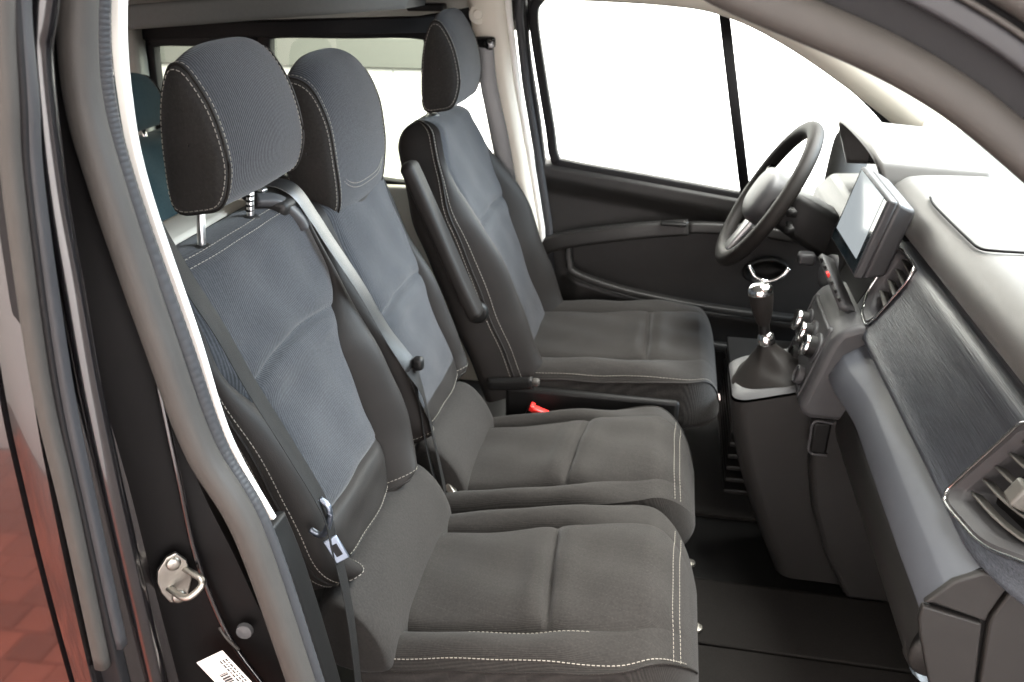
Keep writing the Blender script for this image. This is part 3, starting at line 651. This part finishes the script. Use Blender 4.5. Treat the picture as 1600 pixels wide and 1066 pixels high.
sweep('lower_moulding', spline([(-.2, 1.64, .70), (.1, 1.64, .665), (.5, 1.645, .64)], 30), rrect(.014, .014, .008), 'plastic', door, upv=(0, -1, 0))
# inner release handle
hc = np.array((.313, 1.655, .905)); ea = np.linspace(0, 2*math.pi, 40, endpoint=False)
grid('handle_bezel', [[tuple(hc+np.array((a*math.cos(t), dy, b*math.sin(t)+.12*a*math.cos(t)))) for t in ea] for a, b, dy in ((.066, .042, .012), (.062, .038, -.006), (.056, .033, -.004), (.048, .027, .02), (.02, .01, .028), (.001, .001, .028))], 'plastic_dark', door, cu_=True)
tube('release_handle', spline([(.262, 1.650, .925), (.285, 1.640, .893), (.32, 1.635, .882), (.355, 1.638, .898), (.375, 1.645, .925)], 24), .0075, 'chrome', door, upv=(0, -1, 0))
# mirror
mr = empty('door_mirror', (.55, 1.95, 1.05), 'dark exterior mirror housing beyond the driver window', 'mirror')
mo = spline([(.47, 1.86, 1.08), (.48, 1.86, 1.25), (.50, 1.87, 1.29), (.52, 1.96, 1.295), (.53, 2.06, 1.28), (.53, 2.08, 1.2), (.52, 2.07, 1.08), (.50, 1.97, 1.05)], 60, closed=True)
cen = mo.mean(0)
grid('housing', [mo, (mo-cen)*1.08+cen+np.array((.01, 0, 0)), (mo-cen)*1.1+cen+np.array((.04, 0, 0)), (mo-cen)*.9+cen+np.array((.09, 0, 0)), (mo-cen)*.3+cen+np.array((.12, 0, 0))], 'plastic', mr, cu_=True, caps=False)
mk('glass', (mo-cen)*.93+cen+np.array((.012, 0, 0)), [tuple(range(60))], 'mirror_glass', mr, smooth=False)
tube('arm', [(.56, 1.70, 1.14), (.56, 1.88, 1.12)], .03, 'plastic', mr, upv=(0, 0, 1))

# ================================================================== dashboard
dash = empty('dashboard', (.6, .85, .45), 'grey dashboard with brushed dark decor strip and washed-out top', 'dashboard')
def kk(y): return float(np.clip((.8-y)/.5, 0, 1))
def far_(y): return float(sm((y-1.07)/.06))
def endf(y): return .06*max(0, (.22-y)/.16)**2
def hole(P, F, polys):
    out = []
    for f in F:
        c = np.mean([P[i] for i in f], axis=0); keep = True
        for pg in polys:
            n = len(pg); ins = False
            for i in range(n):
                (x1, y1), (x2, y2) = pg[i], pg[(i+1) % n]
                if (y1 > c[2]) != (y2 > c[2]) and c[1] < (x2-x1)*(c[2]-y1)/(y2-y1)+x1: ins = not ins
            if ins: keep = False
        if keep: out.append(f)
    return out
ys = np.r_[np.linspace(.10, .30, 18), np.linspace(.32, 1.64, 50)]
def loft(name, prof, material, ysel=None, **k):
    yy = ys if ysel is None else ysel
    return grid(name, [[(x, y, z) for x, z in spline(prof(y), 26)] for y in yy], material, dash, **k)
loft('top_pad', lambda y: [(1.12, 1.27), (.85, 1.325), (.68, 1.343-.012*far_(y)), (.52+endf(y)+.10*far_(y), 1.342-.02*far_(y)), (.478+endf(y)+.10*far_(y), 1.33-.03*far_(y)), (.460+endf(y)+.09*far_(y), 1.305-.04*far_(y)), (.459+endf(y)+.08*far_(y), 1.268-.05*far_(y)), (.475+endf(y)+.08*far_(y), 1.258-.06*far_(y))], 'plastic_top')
VO0 = [(.229, 1.2485), (.262, 1.18), (.297, 1.094), (.283, 1.082), (.17, 1.098), (.09, 1.13), (.075, 1.2), (.10, 1.2485)]
VC0 = [(.752, 1.247), (.793, 1.114), (.85, 1.118), (.895, 1.15), (.895, 1.247)]
VC_ = [(.755, 1.246), (.772, 1.19), (.79, 1.135), (.798, 1.116), (.81, 1.114), (.85, 1.122), (.89, 1.15), (.895, 1.21), (.88, 1.246), (.81, 1.249)]
def dprof(y):
    k_ = kk(y); e = endf(y); zb = .018*k_
    return [(.485+e, 1.2515), (.462+e, 1.2505), (.449+e, 1.240), (.434+.006*k_+e, 1.195), (.404+.014*k_+e, 1.125-zb), (.391+.016*k_+e, 1.098-zb), (.398+.016*k_+e, 1.090-zb), (.44+e, 1.088-zb)]
yd = np.linspace(.05, .905, 150); dg = np.array([[(x, y, z) for x, z in spline(dprof(y), 70)] for y in yd]); nd_ = dg.shape[1]
dP = dg.reshape(-1, 3); dF = [(i*nd_+j, i*nd_+j+1, (i+1)*nd_+j+1, (i+1)*nd_+j) for i in range(len(yd)-1) for j in range(nd_-1)]
def shr(pg, f): c = np.mean(pg, axis=0); return [tuple(c+(np.array(p)-c)*f) for p in pg]
def spl2(pg): return [tuple(p) for p in spline(pg, 60, closed=True)]
mk('decor_panel', dP, hole(dP, dF, [shr(VO0, .97), shr(VC0, .97)]), 'decor', dash)
yl = np.linspace(.1626, .795, 40)
def nose(y):
    k_ = kk(y); b = 1.084-.012*k_; s_ = .02*sm((y-.60)/.17)
    return [(.45, b+.001), (.419-s_*.6, b), (.416-s_*.6, b-.001), (.385-s_, b-.030), (.382-s_, b-.034), (.364-s_, b-.075), (.3645-s_, b-.081), (.386-s_*.6, b-.112), (.43, b-.118)]
grid('shelf_nose', [[(x, y, z) for x, z in nose(y)] for y in yl], 'nose_lit_grey', dash)
loft('glove_box', lambda y: [(.44, .958), (.415, .952), (.392, .94), (.380, .91), (.380, .875), (.395, .845), (.43, .828), (.55, .81), (.62, .80)], 'plastic', np.linspace(.20, .81, 20))
loft('lower_dash', lambda y: [(.60, .80), (.66, .65), (.72, .50), (.74, .44)], 'plastic_dark', np.linspace(.12, 1.62, 20))
# near end cap of the dash, three panels
def cap(name, poly, mat_, lo=.152, hi=.1625): return prism(name, poly, 'y', lo, hi, mat_, dash, bevel=.003)
cap('end_panel', [(.361, 1.014), (.388, 1.053), (.416, 1.071), (.462, 1.071), (.447, 1.046), (.438, 1.010), (.437, .997), (.372, 1.016)], 'plastic')
cap('end_panel', [(.361, 1.010), (.434, .993), (.447, .90), (.47, .80), (.50, .66), (.46, .66), (.43, .80), (.398, .87), (.366, .965), (.360, .99)], 'plastic')
cap('end_panel', [(.441, .995), (.442, 1.010), (.452, 1.046), (.467, 1.071), (.56, 1.071), (.62, .9), (.6, .66), (.505, .66), (.475, .80), (.452, .90)], 'plastic', .150, .1625)
cap('end_wall', [(.372, 1.0), (.395, 1.045), (.42, 1.066), (.47, 1.08), (.50, 1.25), (1.1, 1.25), (1.1, .66), (.50, .66), (.40, .90)], 'plastic_dark', .1635, .175)
lathe('glove_box_end', [(.002, .004), (.028, .003), (.036, -.004), (.038, -.02)], (.415, .199, .880), (0, -1, 0), 'plastic', dash, n=32)
# passenger airbag lid seam
lid = spline([(.98, .57, 1.313), (.7, .565, 1.3415), (.55, .57, 1.3465), (.505, .575, 1.3455), (.487, .60, 1.3405), (.484, .66, 1.3395), (.484, .84, 1.3395), (.49, .90, 1.341)], 60)
tube('airbag_lid_seam', lid, .0022, 'rubber_dark', dash, n=6)
# near air vent on the decor
def on_decor(y, z):
    P = spline(dprof(y)[1:7], 60)
    P = P[np.argsort(P[:, 1])]
    return np.interp(z, P[:, 1], P[:, 0])
def polyround(pts, r=.22, n=5):
    out = []; P = [np.array(p, float) for p in pts]; N_ = len(P)
    for i in range(N_):
        a, b, c = P[i-1], P[i], P[(i+1) % N_]
        p0 = b+(a-b)*r; p1 = b+(c-b)*r
        for t in np.linspace(0, 1, n): out.append((1-t)**2*p0+2*t*(1-t)*b+t*t*p1)
    return [tuple(p) for p in out]
def vent(outline, parent_name, slats, tabpos=None, label=None):
    ol = resample(np.array([(on_decor(y, z)-.003, y, z) for y, z in outline+outline[:1]]), .004)[:-1]
    cen = ol.mean(0)
    fr = sweep('air_vent', ol, circ(.0026, 8), 'chrome', dash, upv=(-1, 0, .3), closed_path=True)
    def sc(f, dx): return (ol-cen)*np.array((1, f, f))+cen+np.array((dx, 0, 0))
    grid('vent_bezel', [sc(.985, .001), sc(.90, .0005), sc(.885, .002), sc(.80, .010), sc(.785, .013), sc(.77, .035), sc(.77, .06)], 'plastic_grey', fr, cu_=True, sharp=28)
    mk('vent_back', sc(.80, .052), [tuple(range(len(ol)))], 'plastic_dark', fr, smooth=False)
    for (a, b) in slats:
        pa, pb = np.array(a), np.array(b)
        pts = [(on_decor(p[0], p[1])+.014, p[0], p[1]) for p in [pa*(1-t)+pb*t for t in np.linspace(0, 1, 8)]]
        sweep('slat', pts, rrect(.0085, .0016, .001), 'slat_grey', fr, upv=(.35, 0, 1))
    if tabpos:
        y, z = tabpos
        box('vent_tab', (on_decor(y, z)+.002, y, z), (.026, .026, .03), 'ivory', fr, bevel=.004, rot=Matrix.Rotation(R(25), 3, 'Y'))
    return fr
vent(polyround(VO0), 'x', [((.262, 1.112), (.110, 1.135)), ((.256, 1.137), (.108, 1.160)), ((.248, 1.163), (.106, 1.184)), ((.238, 1.190), (.11, 1.207)), ((.226, 1.215), (.12, 1.227))], (.172, 1.176))
# centre vent beside the screen
vent(polyround(VC0), 'x', [((.79, 1.150), (.865, 1.160)), ((.783, 1.175), (.865, 1.183)), ((.777, 1.20), (.862, 1.207)), ((.772, 1.222), (.855, 1.228))])
prism('centre_panel', [(.50, 1.252), (.462, 1.2505), (.449, 1.240), (.434, 1.195), (.404, 1.125), (.391, 1.098), (.40, 1.06), (.50, 1.06)], 'y', .907, 1.10, 'plastic_dark', dash, bevel=.003)
# touchscreen
scr = np.array([(.393, 1.05, 1.362), (.356, 1.05, 1.205), (.371, .85, 1.190), (.407, .85, 1.345)])
n_ = np.cross(scr[1]-scr[0], scr[3]-scr[0]); n_ /= np.linalg.norm(n_); n_ = n_ if n_[0] < 0 else -n_
fv = -n_
def quadblock(name, q, d0, d1, shrink, material, parent, bevel=.006):
    q = np.asarray(q); c = q.mean(0)
    V = np.vstack([q+fv*d0, (q-c)*shrink+c+fv*d1])
    return mk(name, V, [(0, 1, 2, 3), (7, 6, 5, 4)]+[(i, 4+i, 4+(i+1) % 4, (i+1) % 4) for i in range(4)], material, parent, bevel=bevel, sharp=30)
tab = quadblock('touchscreen', scr, 0, .018, 1.0, 'plastic_grey', dash, .005)
quadblock('screen_housing', scr, .0185, .062, .86, 'plastic_grey', tab, .008)
c = scr.mean(0); inner = (scr-c)*.93+c
quadblock('screen_glass', inner, -.0012, .002, 1, 'screen', tab, .0005)
quadblock('reflection_glow', [inner[0]*.96+inner[3]*.04, (inner[0]*.16+inner[1]*.84)*.96+(inner[3]*.16+inner[2]*.84)*.04, (inner[3]*.16+inner[2]*.84)*.9+(inner[0]*.16+inner[1]*.84)*.1, inner[3]*.9+inner[0]*.1], -.0022, -.0010, 1, 'screen_glow', tab, 0)  # glowing sheet that replaces the reflection on the glass
lowf = np.array([inner[1], inner[2], inner[2]*.86+inner[3]*.14, inner[1]*.86+inner[0]*.14])
# button strip with the hazard switch
bs = sweep('button_strip', [(.350, 1.03, 1.165), (.362, .93, 1.140), (.372, .86, 1.120)], rrect(.007, .017, .004), 'plastic_grey', dash, upv=(-.85, 0, .5))
for i in range(6):
    t = i/5; p = np.array((.344, 1.01, 1.166))*(1-t)+np.array((.364, .875, 1.131))*t
    box('hazard_button' if i == 2 else 'push_button', p+np.array((-.006, 0, .003)), (.006, .018, .014), 'red' if i == 2 else 'plastic_dark', bs, bevel=.002, rot=Matrix.Rotation(R(-30), 3, 'Y'))
# instrument hood
G = []
for t in np.linspace(0, 1, 18):
    x0 = .418+.24*t
    arch = spline([(1.085, 1.25), (1.09, 1.335), (1.13, 1.372-.02*t), (1.32, 1.382-.03*t), (1.52, 1.372-.02*t), (1.58, 1.33), (1.59, 1.25)], 40)
    G.append([(x0+.055*max(0, (1.39-z)/.14)*(1-t), y, z) for y, z in arch])
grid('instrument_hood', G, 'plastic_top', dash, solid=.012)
slab('instrument_cluster', .52, .55, 1.11, 1.57, 1.20, 1.36, 'gloss_black', dash)
prism('driver_fascia', [(.55, 1.215), (.45, 1.21), (.41, 1.17), (.40, 1.10), (.415, 1.02), (.46, .96), (.56, .92), (.60, 1.2)], 'y', 1.102, 1.64, 'plastic', dash, bevel=.01)
lathe('round_socket', [(.022, .008), (.036, .010), (.043, .004), (.044, -.02)], (.392, 1.17, 1.085), (-1, -.25, .25), 'plastic_grey', dash, n=32)
lathe('socket_cap', [(.002, .004), (.021, .005), (.022, -.01)], (.392, 1.17, 1.085), (-1, -.25, .25), 'plastic_dark', dash, n=24)
# windscreen-side strip of the far dash
# centre stack
stk = empty('centre_console', (.35, .92, .45), 'grey centre console with round climate dials and gear lever gaiter', 'console')
prism('control_housing', [(.385, 1.115), (.352, 1.100), (.338, 1.075), (.318, 1.0), (.300, .935), (.306, .912), (.325, .905), (.45, .905), (.45, 1.115)], 'y', .790, 1.045, 'plastic_grey', stk, bevel=.014)
prism('stack_body', [(.335, .903), (.338, .86), (.345, .78), (.365, .68), (.41, .56), (.47, .45), (.62, .45), (.62, .903)], 'y', .802, 1.035, 'plastic', stk, bevel=.012)
def face(u, y, h=0):
    """point on the sloping control face: u from 0 (top) to 1 (bottom)"""
    p = np.array((.343, y, 1.083))*(1-u)+np.array((.304, y, .942))*u
    return p+np.array((-.964, 0, .266))*h
fr_ = [face(u, y) for u, y in ((.05, .83), (.95, .825), (.97, .85), (.97, 1.0), (.95, 1.02), (.05, 1.015), (.02, .99), (.02, .85))]
def plate(name, pts, h0, h1, m_, shrink=1.0, bevel=.002):
    c = np.mean(pts, axis=0); nv = np.array((-.964, 0, .266)); n = len(pts)
    V = [tuple(p+nv*h0) for p in pts]+[tuple(c+(p-c)*shrink+nv*h1) for p in pts]
    return mk(name, V, [tuple(range(n)), tuple(range(2*n-1, n-1, -1))]+[(i, n+i, n+(i+1) % n, (i+1) % n) for i in range(n)], m_, stk, bevel=bevel, sharp=30)
sweep('control_bezel', spline(fr_, 60, closed=True), rrect(.005, .005, .003), 'plastic_grey', stk, upv=(-.964, 0, .266), closed_path=True)
plate('control_face', [np.mean(fr_, axis=0)+(p-np.mean(fr_, axis=0))*.94 for p in fr_], -.004, .0015, 'gloss_black')
nd = np.array((-.964, -.0, .266))
for y in (.985, .922, .858):
    k_ = lathe('climate_dial', [(.003, .030), (.017, .030), (.021, .026), (.024, .004), (.028, .0)], face(.36, y, .001), nd, 'plastic_dark', stk, n=28)
    lathe('dial_ring', [(.0185, .0305), (.0225, .0285), (.0235, .024), (.0215, .022)], face(.36, y, .001), nd, 'chrome', k_, n=28)
    lathe('dial_base', [(.024, .008), (.031, .006), (.032, .0), (.026, .0)], face(.36, y, .001), nd, 'plastic_grey', k_, n=28)
lathe('power_socket', [(.003, .010), (.015, .010), (.017, .014), (.020, .012), (.021, 0)], face(.83, .865, .001), nd, 'plastic_grey', stk, n=24)
lathe('power_socket', [(.003, .010), (.015, .010), (.017, .014), (.020, .012), (.021, 0)], face(.83, .96, .001), nd, 'plastic_dark', stk, n=24)
box('card_slot', (.352, .7995, .860), (.034, .010, .072), 'plastic_dark', stk, bevel=.008)
sl = spline([(.372, .798, .897), (.336, .798, .897), (.333, .798, .862), (.337, .798, .825), (.372, .798, .821)], 40)
tube('slot_rim', sl, .003, 'plastic_grey', stk, upv=(0, 1, 0))
# gear lever pedestal
ped = []
for t in np.linspace(0, 1, 24):
    z = .895-.445*t
    x0 = .175+.02*t+.13*t**1.6; hwid = .105-.01*t
    x1 = .52
    ped.append([(x, y, z+(x-.175)*.30*(1-t)) for x, y in [( (x0+x1)/2+a*1.0, .945+b) for a, b in rrect((x1-x0)/2, hwid, .035, 5)]])
pedo = grid('gear_pedestal', ped, 'plastic', stk, cu_=True)
sp = [((.29)+a, .945+b, .90+(.29+a-.175)*.30) for a, b in rrect(.113, .103, .035, 6)]
sp2 = [((.285)+a, .945+b, .908+(.285+a-.175)*.30) for a, b in rrect(.100, .090, .03, 6)]
sp3 = [((.28)+a, .945+b, .904+(.28+a-.175)*.30) for a, b in rrect(.075, .068, .03, 6)]
grid('gear_surround', [sp, sp2, sp3], 'plastic_grey', stk, cu_=True)
boot = []
ang = np.linspace(0, 2*math.pi, 40, endpoint=False)
for t in np.linspace(0, 1, 22):
    r = .074*(1-t)**1.6+.018; zz = .905+.095*t; cx = .272-.03*t
    boot.append([(cx+(r+.006*(1-t)*math.sin(4*a+5*t))*math.cos(a)*1.0, .945+(r*.92+.006*(1-t)*math.cos(5*a))*math.sin(a), zz+(r*math.cos(a)+.1)*.28*(1-t)+.004*math.sin(3*a+9*t)*(1-t)) for a in ang])
grid('gear_gaiter', boot, 'leather', stk, cu_=True)
glv = empty('gear_lever', (.24, .945, .98), 'gear lever with shiny topped knob rising from the console', 'gear lever')
ax = Vector((-.22, 0, 1)).normalized()
lathe('shaft', [(.012, 0), (.011, .10)], (.243, .945, .985), ax, 'plastic_dark', glv, n=16)
lathe('collar', [(.010, .0), (.017, .002), (.019, .012), (.016, .026), (.011, .03)], (.243, .945, .992), ax, 'chrome', glv, n=20)
lathe('knob', [(.011, .055), (.014, .06), (.021, .085), (.025, .115), (.026, .128)], (.243, .945, .985), ax, 'leather', glv, n=24)
lathe('knob_cap', [(.026, .128), (.0265, .134), (.024, .143), (.015, .148), (.001, .149)], (.243, .945, .985), ax, 'chrome', glv, n=24)
# pedals
ped_ = empty('footrest_grille', (.6, 1.3, .5), 'dark ridged footrest grille beside the driver seat front', 'footrest')
for i in range(8):
    slab('ridge', .21, .40, 1.09, 1.50, .50+i*.035, .512+i*.035, 'plastic', ped_, bevel=.003)
slab('plate', .41, .43, 1.08, 1.5, .48, .80, 'plastic_dark', ped_)

# ================================================================== steering wheel
sw = empty('steering_wheel', (.25, 1.35, 1.21), 'black leather steering wheel in front of the bright driver window', 'steering wheel')
ct = Vector((.250, 1.35, 1.215)); nrm = Vector((-.87, 0, .49)).normalized(); q1 = Vector((0, 1, 0)); q2 = nrm.cross(q1).normalized()
q2 = q2 if q2.z > 0 else -q2
def wpt(a, r, h=0): return np.array(ct+q1*(r*math.cos(a))+q2*(r*math.sin(a))+nrm*h)
rimp = [wpt(2*math.pi*i/64, .183) for i in range(64)]
sweep('rim', rimp, rrect(.0195, .017, .015), 'leather', sw, upv=tuple(nrm), closed_path=True)
stitch('stitching', np.array([wpt(2*math.pi*i/64, .1655, .002) for i in range(65)]), np.array([np.array(ct)-wpt(2*math.pi*i/64, .1655) for i in range(65)]), sw, r=.0006)
for a0, a1 in ((R(10), R(-22)), (R(170), R(202))):
    pts = [wpt(a0*(1-t)+a0*.0+ (a0+ (a1-a0)*.5)*t, .172*(1-t)+.05*t, -.012*t) for t in np.linspace(0, 1, 10)]
    sweep('spoke', pts, rrect(.020, .008, .006), 'gloss_black', sw, upv=tuple(nrm))
sweep('spoke', [wpt(R(270), r, -.012*(1-r/.18)) for r in np.linspace(.172, .05, 8)], rrect(.026, .008, .006), 'satin', sw, upv=tuple(nrm))
hub = []
for f, h in ((1.0, -.03), (1.02, .0), (1.0, .018), (.93, .028), (.75, .034), (.45, .038), (.1, .039)):
    hub.append([wpt(a, 1, h)*0+np.array(ct+q1*(.085*f*math.copysign(abs(math.cos(a))**.75, math.cos(a)))+q2*(.068*f*math.copysign(abs(math.sin(a))**.75, math.sin(a))-.005)+nrm*(h-.005)) for a in np.linspace(0, 2*math.pi, 40, endpoint=False)])
grid('airbag_cover', hub, 'plastic_grey', sw, cu_=True, caps=True)
col_ = empty('steering_column', (.36, 1.35, 1.13), 'dark steering column shroud with stalks behind the wheel', 'column')
cp = [np.array(ct-nrm*h) for h in (.035, .06, .12, .19, .26)]
sweep('shroud', cp, rrect(.055, .05, .02), 'plastic_dark', col_, upv=(0, 0, 1), scale=[.8, 1, 1.05, 1.1, 1.1])
for sgn, dz in ((-1, .0), (1, .0), (-1, -.035)):
    b0 = np.array(ct-nrm*.065)+np.array((0, sgn*.04, .012+dz)); b1 = b0+np.array((-.012, sgn*.10, .014+dz*.2))
    sweep('stalk', [b0, b0*.5+b1*.5, b1], rrect(.010, .007, .004), 'plastic_dark', col_, upv=(0, 0, 1), scale=[.7, .8, 1.2])
box('ignition_switch', (.352, 1.265, 1.085), (.04, .035, .03), 'plastic_grey', col_, bevel=.008)

# ================================================================== seat belts
def strap(name, pts, nrms, width, parent, material='belt', th=.0014, n=60):
    P = spline(pts, n); N = spline(nrms, n); N /= np.linalg.norm(N, axis=1)[:, None]
    return sweep(name, P, rrect(width/2, th/2, th*.45, 2), material, parent, upv=N)
b1 = empty('passenger_belt', (-.45, .18, .5), 'black seat belt hanging down the doorway side of the outer backrest', 'seat belt')
strap('webbing', [(-.60, .04, 1.58), (-.578, .09, 1.49), (-.582, .13, 1.428), (-.574, .15, 1.371), (-.553, .163, 1.307), (-.528, .172, 1.228), (-.486, .178, 1.128), (-.448, .183, 1.032), (-.440, .185, .97)], [(.9, .1, .2)]*2+[(1, .22, .25)]*7, .038, b1, material='belt_matte')
strap('lap_webbing', [(-.440, .185, .97), (-.428, .182, .88), (-.418, .170, .78), (-.41, .15, .62)], [(1, .2, .2)]*4, .038, b1, material='belt_matte')
tg = tube('tongue', spline([(-.450, .178, 1.045), (-.438, .176, 1.036), (-.437, .176, 1.016), (-.446, .177, .990), (-.457, .178, .980), (-.472, .18, .986)], 30), .0048, 'tongue_metal', b1)
box('tongue_plate', (-.432, .175, .960), (.022, .005, .042), 'tongue_metal', b1, bevel=.002, rot=Matrix.Rotation(R(-25), 3, 'Y') @ Matrix.Rotation(R(25), 3, 'Z'))
box('tongue_slot', (-.431, .1735, .960), (.010, .005, .020), 'rubber_dark', b1, bevel=.001, rot=Matrix.Rotation(R(-25), 3, 'Y') @ Matrix.Rotation(R(25), 3, 'Z'))
b2 = empty('middle_belt', (-.45, .65, .7), 'seat belt running between the two bench backrests from a shoulder guide', 'seat belt')
strap('webbing', [(-.70, .545, 1.385), (-.66, .550, 1.402), (-.622, .562, 1.388), (-.596, .578, 1.335), (-.578, .59, 1.29), (-.538, .617, 1.194), (-.503, .642, 1.095), (-.463, .662, 1.012)], [(0, 0, 1), (.3, 0, 1), (.85, -.05, .5), (.9, -.03, .42), (.9, -.03, .42), (.9, -.03, .42), (.9, -.08, .42), (.8, -.4, .35)], .036, b2)
strap('lower_webbing', [(-.466, .661, 1.018), (-.445, .668, .955), (-.430, .672, .86), (-.405, .664, .72)], [(.8, -.4, .35), (1, .25, .2), (1, .3, .2), (1, .2, .2)], .036, b2, material='belt_matte')
strap('lap_webbing', [(-.462, .663, 1.008), (-.452, .664, .93), (-.438, .652, .84), (-.415, .65, .72)], [(.8, -.4, .35), (.9, .35, .2), (1, .3, .2), (1, .2, .2)], .028, b2, material='belt_matte')
box('belt_guide', (-.655, .548, 1.378), (.085, .075, .028), 'plastic', b2, bevel=.010, rot=Matrix.Rotation(R(22), 3, 'Y'))
box('guide_clip', (-.668, .525, 1.397), (.03, .016, .014), 'satin', b2, bevel=.004, rot=Matrix.Rotation(R(22), 3, 'Y'))
sweep('guide_rim', spline([(-.66, .50, 1.385), (-.632, .525, 1.378), (-.612, .548, 1.345), (-.606, .556, 1.325)], 20), rrect(.011, .008, .005), 'plastic_grey', b2, upv=(1, 0, 1))
box('stop_button', (-.452, .672, 1.018), (.022, .022, .028), 'plastic_dark', b2, bevel=.008)
box('tongue_plate', (-.404, .70, .705), (.05, .014, .016), 'steel', b2, bevel=.003, rot=Matrix.Rotation(R(35), 3, 'Y') @ Matrix.Rotation(R(-35), 3, 'Z'))
bk = empty('belt_buckle', (-.26, 1.05, .70), 'red topped seat belt buckle beside the middle seat cushion', 'buckle')
box('buckle_body', (-.275, 1.055, .700), (.05, .028, .03), 'plastic_dark', bk, bevel=.006, rot=Matrix.Rotation(R(20), 3, 'Y'))
box('release_button', (-.262, 1.05, .713), (.046, .022, .014), 'red', bk, bevel=.004, rot=Matrix.Rotation(R(20), 3, 'Y'))
box('release_edge', (-.283, 1.05, .724), (.012, .024, .016), 'red', bk, bevel=.003, rot=Matrix.Rotation(R(20), 3, 'Y'))
b3 = empty('driver_belt', (-.5, 1.63, .7), 'grey seat belt hanging from the far door pillar', 'seat belt')
lathe('anchor_bolt', [(.002, .016), (.012, .016), (.014, .010), (.024, .008), (.026, 0)], (-.535, 1.618, 1.605), (.1, -1, 0), 'trim_beige', b3, n=24)
box('anchor_loop', (-.515, 1.605, 1.535), (.06, .022, .03), 'gloss_black', b3, bevel=.008)
lathe('anchor_cap', [(.002, .012), (.012, .010), (.015, 0)], (-.50, 1.595, 1.53), (.2, -1, 0), 'gloss_black', b3, n=20)
strap('webbing', [(-.515, 1.60, 1.54), (-.505, 1.605, 1.42), (-.47, 1.61, 1.25), (-.44, 1.615, 1.05), (-.42, 1.62, .8)], [(.25, -1, 0)]*5, .048, b3, material='belt')

# ================================================================== striker and sticker
st = empty('door_striker', (-.553, -.02, 1.045), 'metal door latch striker bolted to the black door jamb', 'striker')
sn = np.array((.62, -.78, .06)); sn /= np.linalg.norm(sn); stn = np.cross((0, 0, 1), sn); stn /= np.linalg.norm(stn); stn = stn if stn[0] > 0 else -stn; so = np.array((-.556, -.020, 1.047))
so = so+np.array((0, 0, .008))
def sp_(a, b, h): return tuple(so+stn*a*.85+np.array((0, 0, 1))*b*.85+sn*h)
pl = [(-.024, .004), (-.020, .024), (-.006, .042), (.008, .046), (.020, .028), (.022, -.006), (.012, -.034), (.0, -.044), (-.014, -.036), (-.022, -.016)]
mk('plate', [sp_(a, b, .0) for a, b in pl]+[sp_(a, b, .006) for a, b in pl], [tuple(range(10)), tuple(range(19, 9, -1))]+[(i, 10+i, 10+(i+1) % 10, (i+1) % 10) for i in range(10)], 'steel', st, bevel=.0015, sharp=30)
ln_ = np.array((.93, -.36, -.04))
def lp_(a, b, h): return tuple(np.array(sp_(a, b, .0))+ln_*h*.78)
tube('loop', spline([lp_(.012, .014, .0), lp_(.013, .013, .02), lp_(.014, .011, .040), lp_(.008, .004, .050), lp_(-.008, -.008, .050), lp_(-.014, -.012, .040), lp_(-.014, -.012, .018), lp_(-.014, -.010, .0)], 50), .0042, 'steel', st)
for a, b in ((.002, .030), (.0, -.030)):
    lathe('bolt', [(.001, .004), (.006, .004), (.0085, .0025), (.009, 0)], sp_(a, b, .0062), tuple(sn), 'steel', st, n=16)
tg_ = empty('jamb_sticker', (-.55, .0, .86), 'white printed label stuck low on the black door jamb', 'sticker')
u_ = Vector((.040, .0, -.058)).normalized(); v_ = Vector((-.058, -.002, -.040)).normalized(); o_ = Vector((-.503, -.030, .955))
nn_ = u_.cross(v_); nn_ = nn_ if nn_.y < 0 else -nn_
def lay(name, u0, u1, v0, v1, h, m_, bev=0):
    V = [tuple(o_+u_*a+v_*b+nn_*h) for a, b in ((u0, v0), (u1, v0), (u1, v1), (u0, v1))]+[tuple(o_+u_*a+v_*b+nn_*(h-.0003)) for a, b in ((u0, v0), (u1, v0), (u1, v1), (u0, v1))]
    return mk(name, V, [(0, 1, 2, 3), (7, 6, 5, 4), (0, 4, 5, 1), (1, 5, 6, 2), (2, 6, 7, 3), (3, 7, 4, 0)], m_, tg_, smooth=False, bevel=bev)
lay('label_sheet', 0, .11, 0, .048, .001, 'sticker')
random.seed(3)
x = .030
for i in range(12):
    wd = random.choice((.0012, .002, .003)); lay('barcode_bar', x, x+wd, .020, .034, .0014, 'ink'); x += wd+random.choice((.001, .0018))
for r_ in range(3):
    x = .012
    while x < .1:
        wd = random.uniform(.002, .006); lay('print_mark', x, x+wd, .004+r_*.005, .0065+r_*.005, .0014, 'ink'); x += wd+.0015
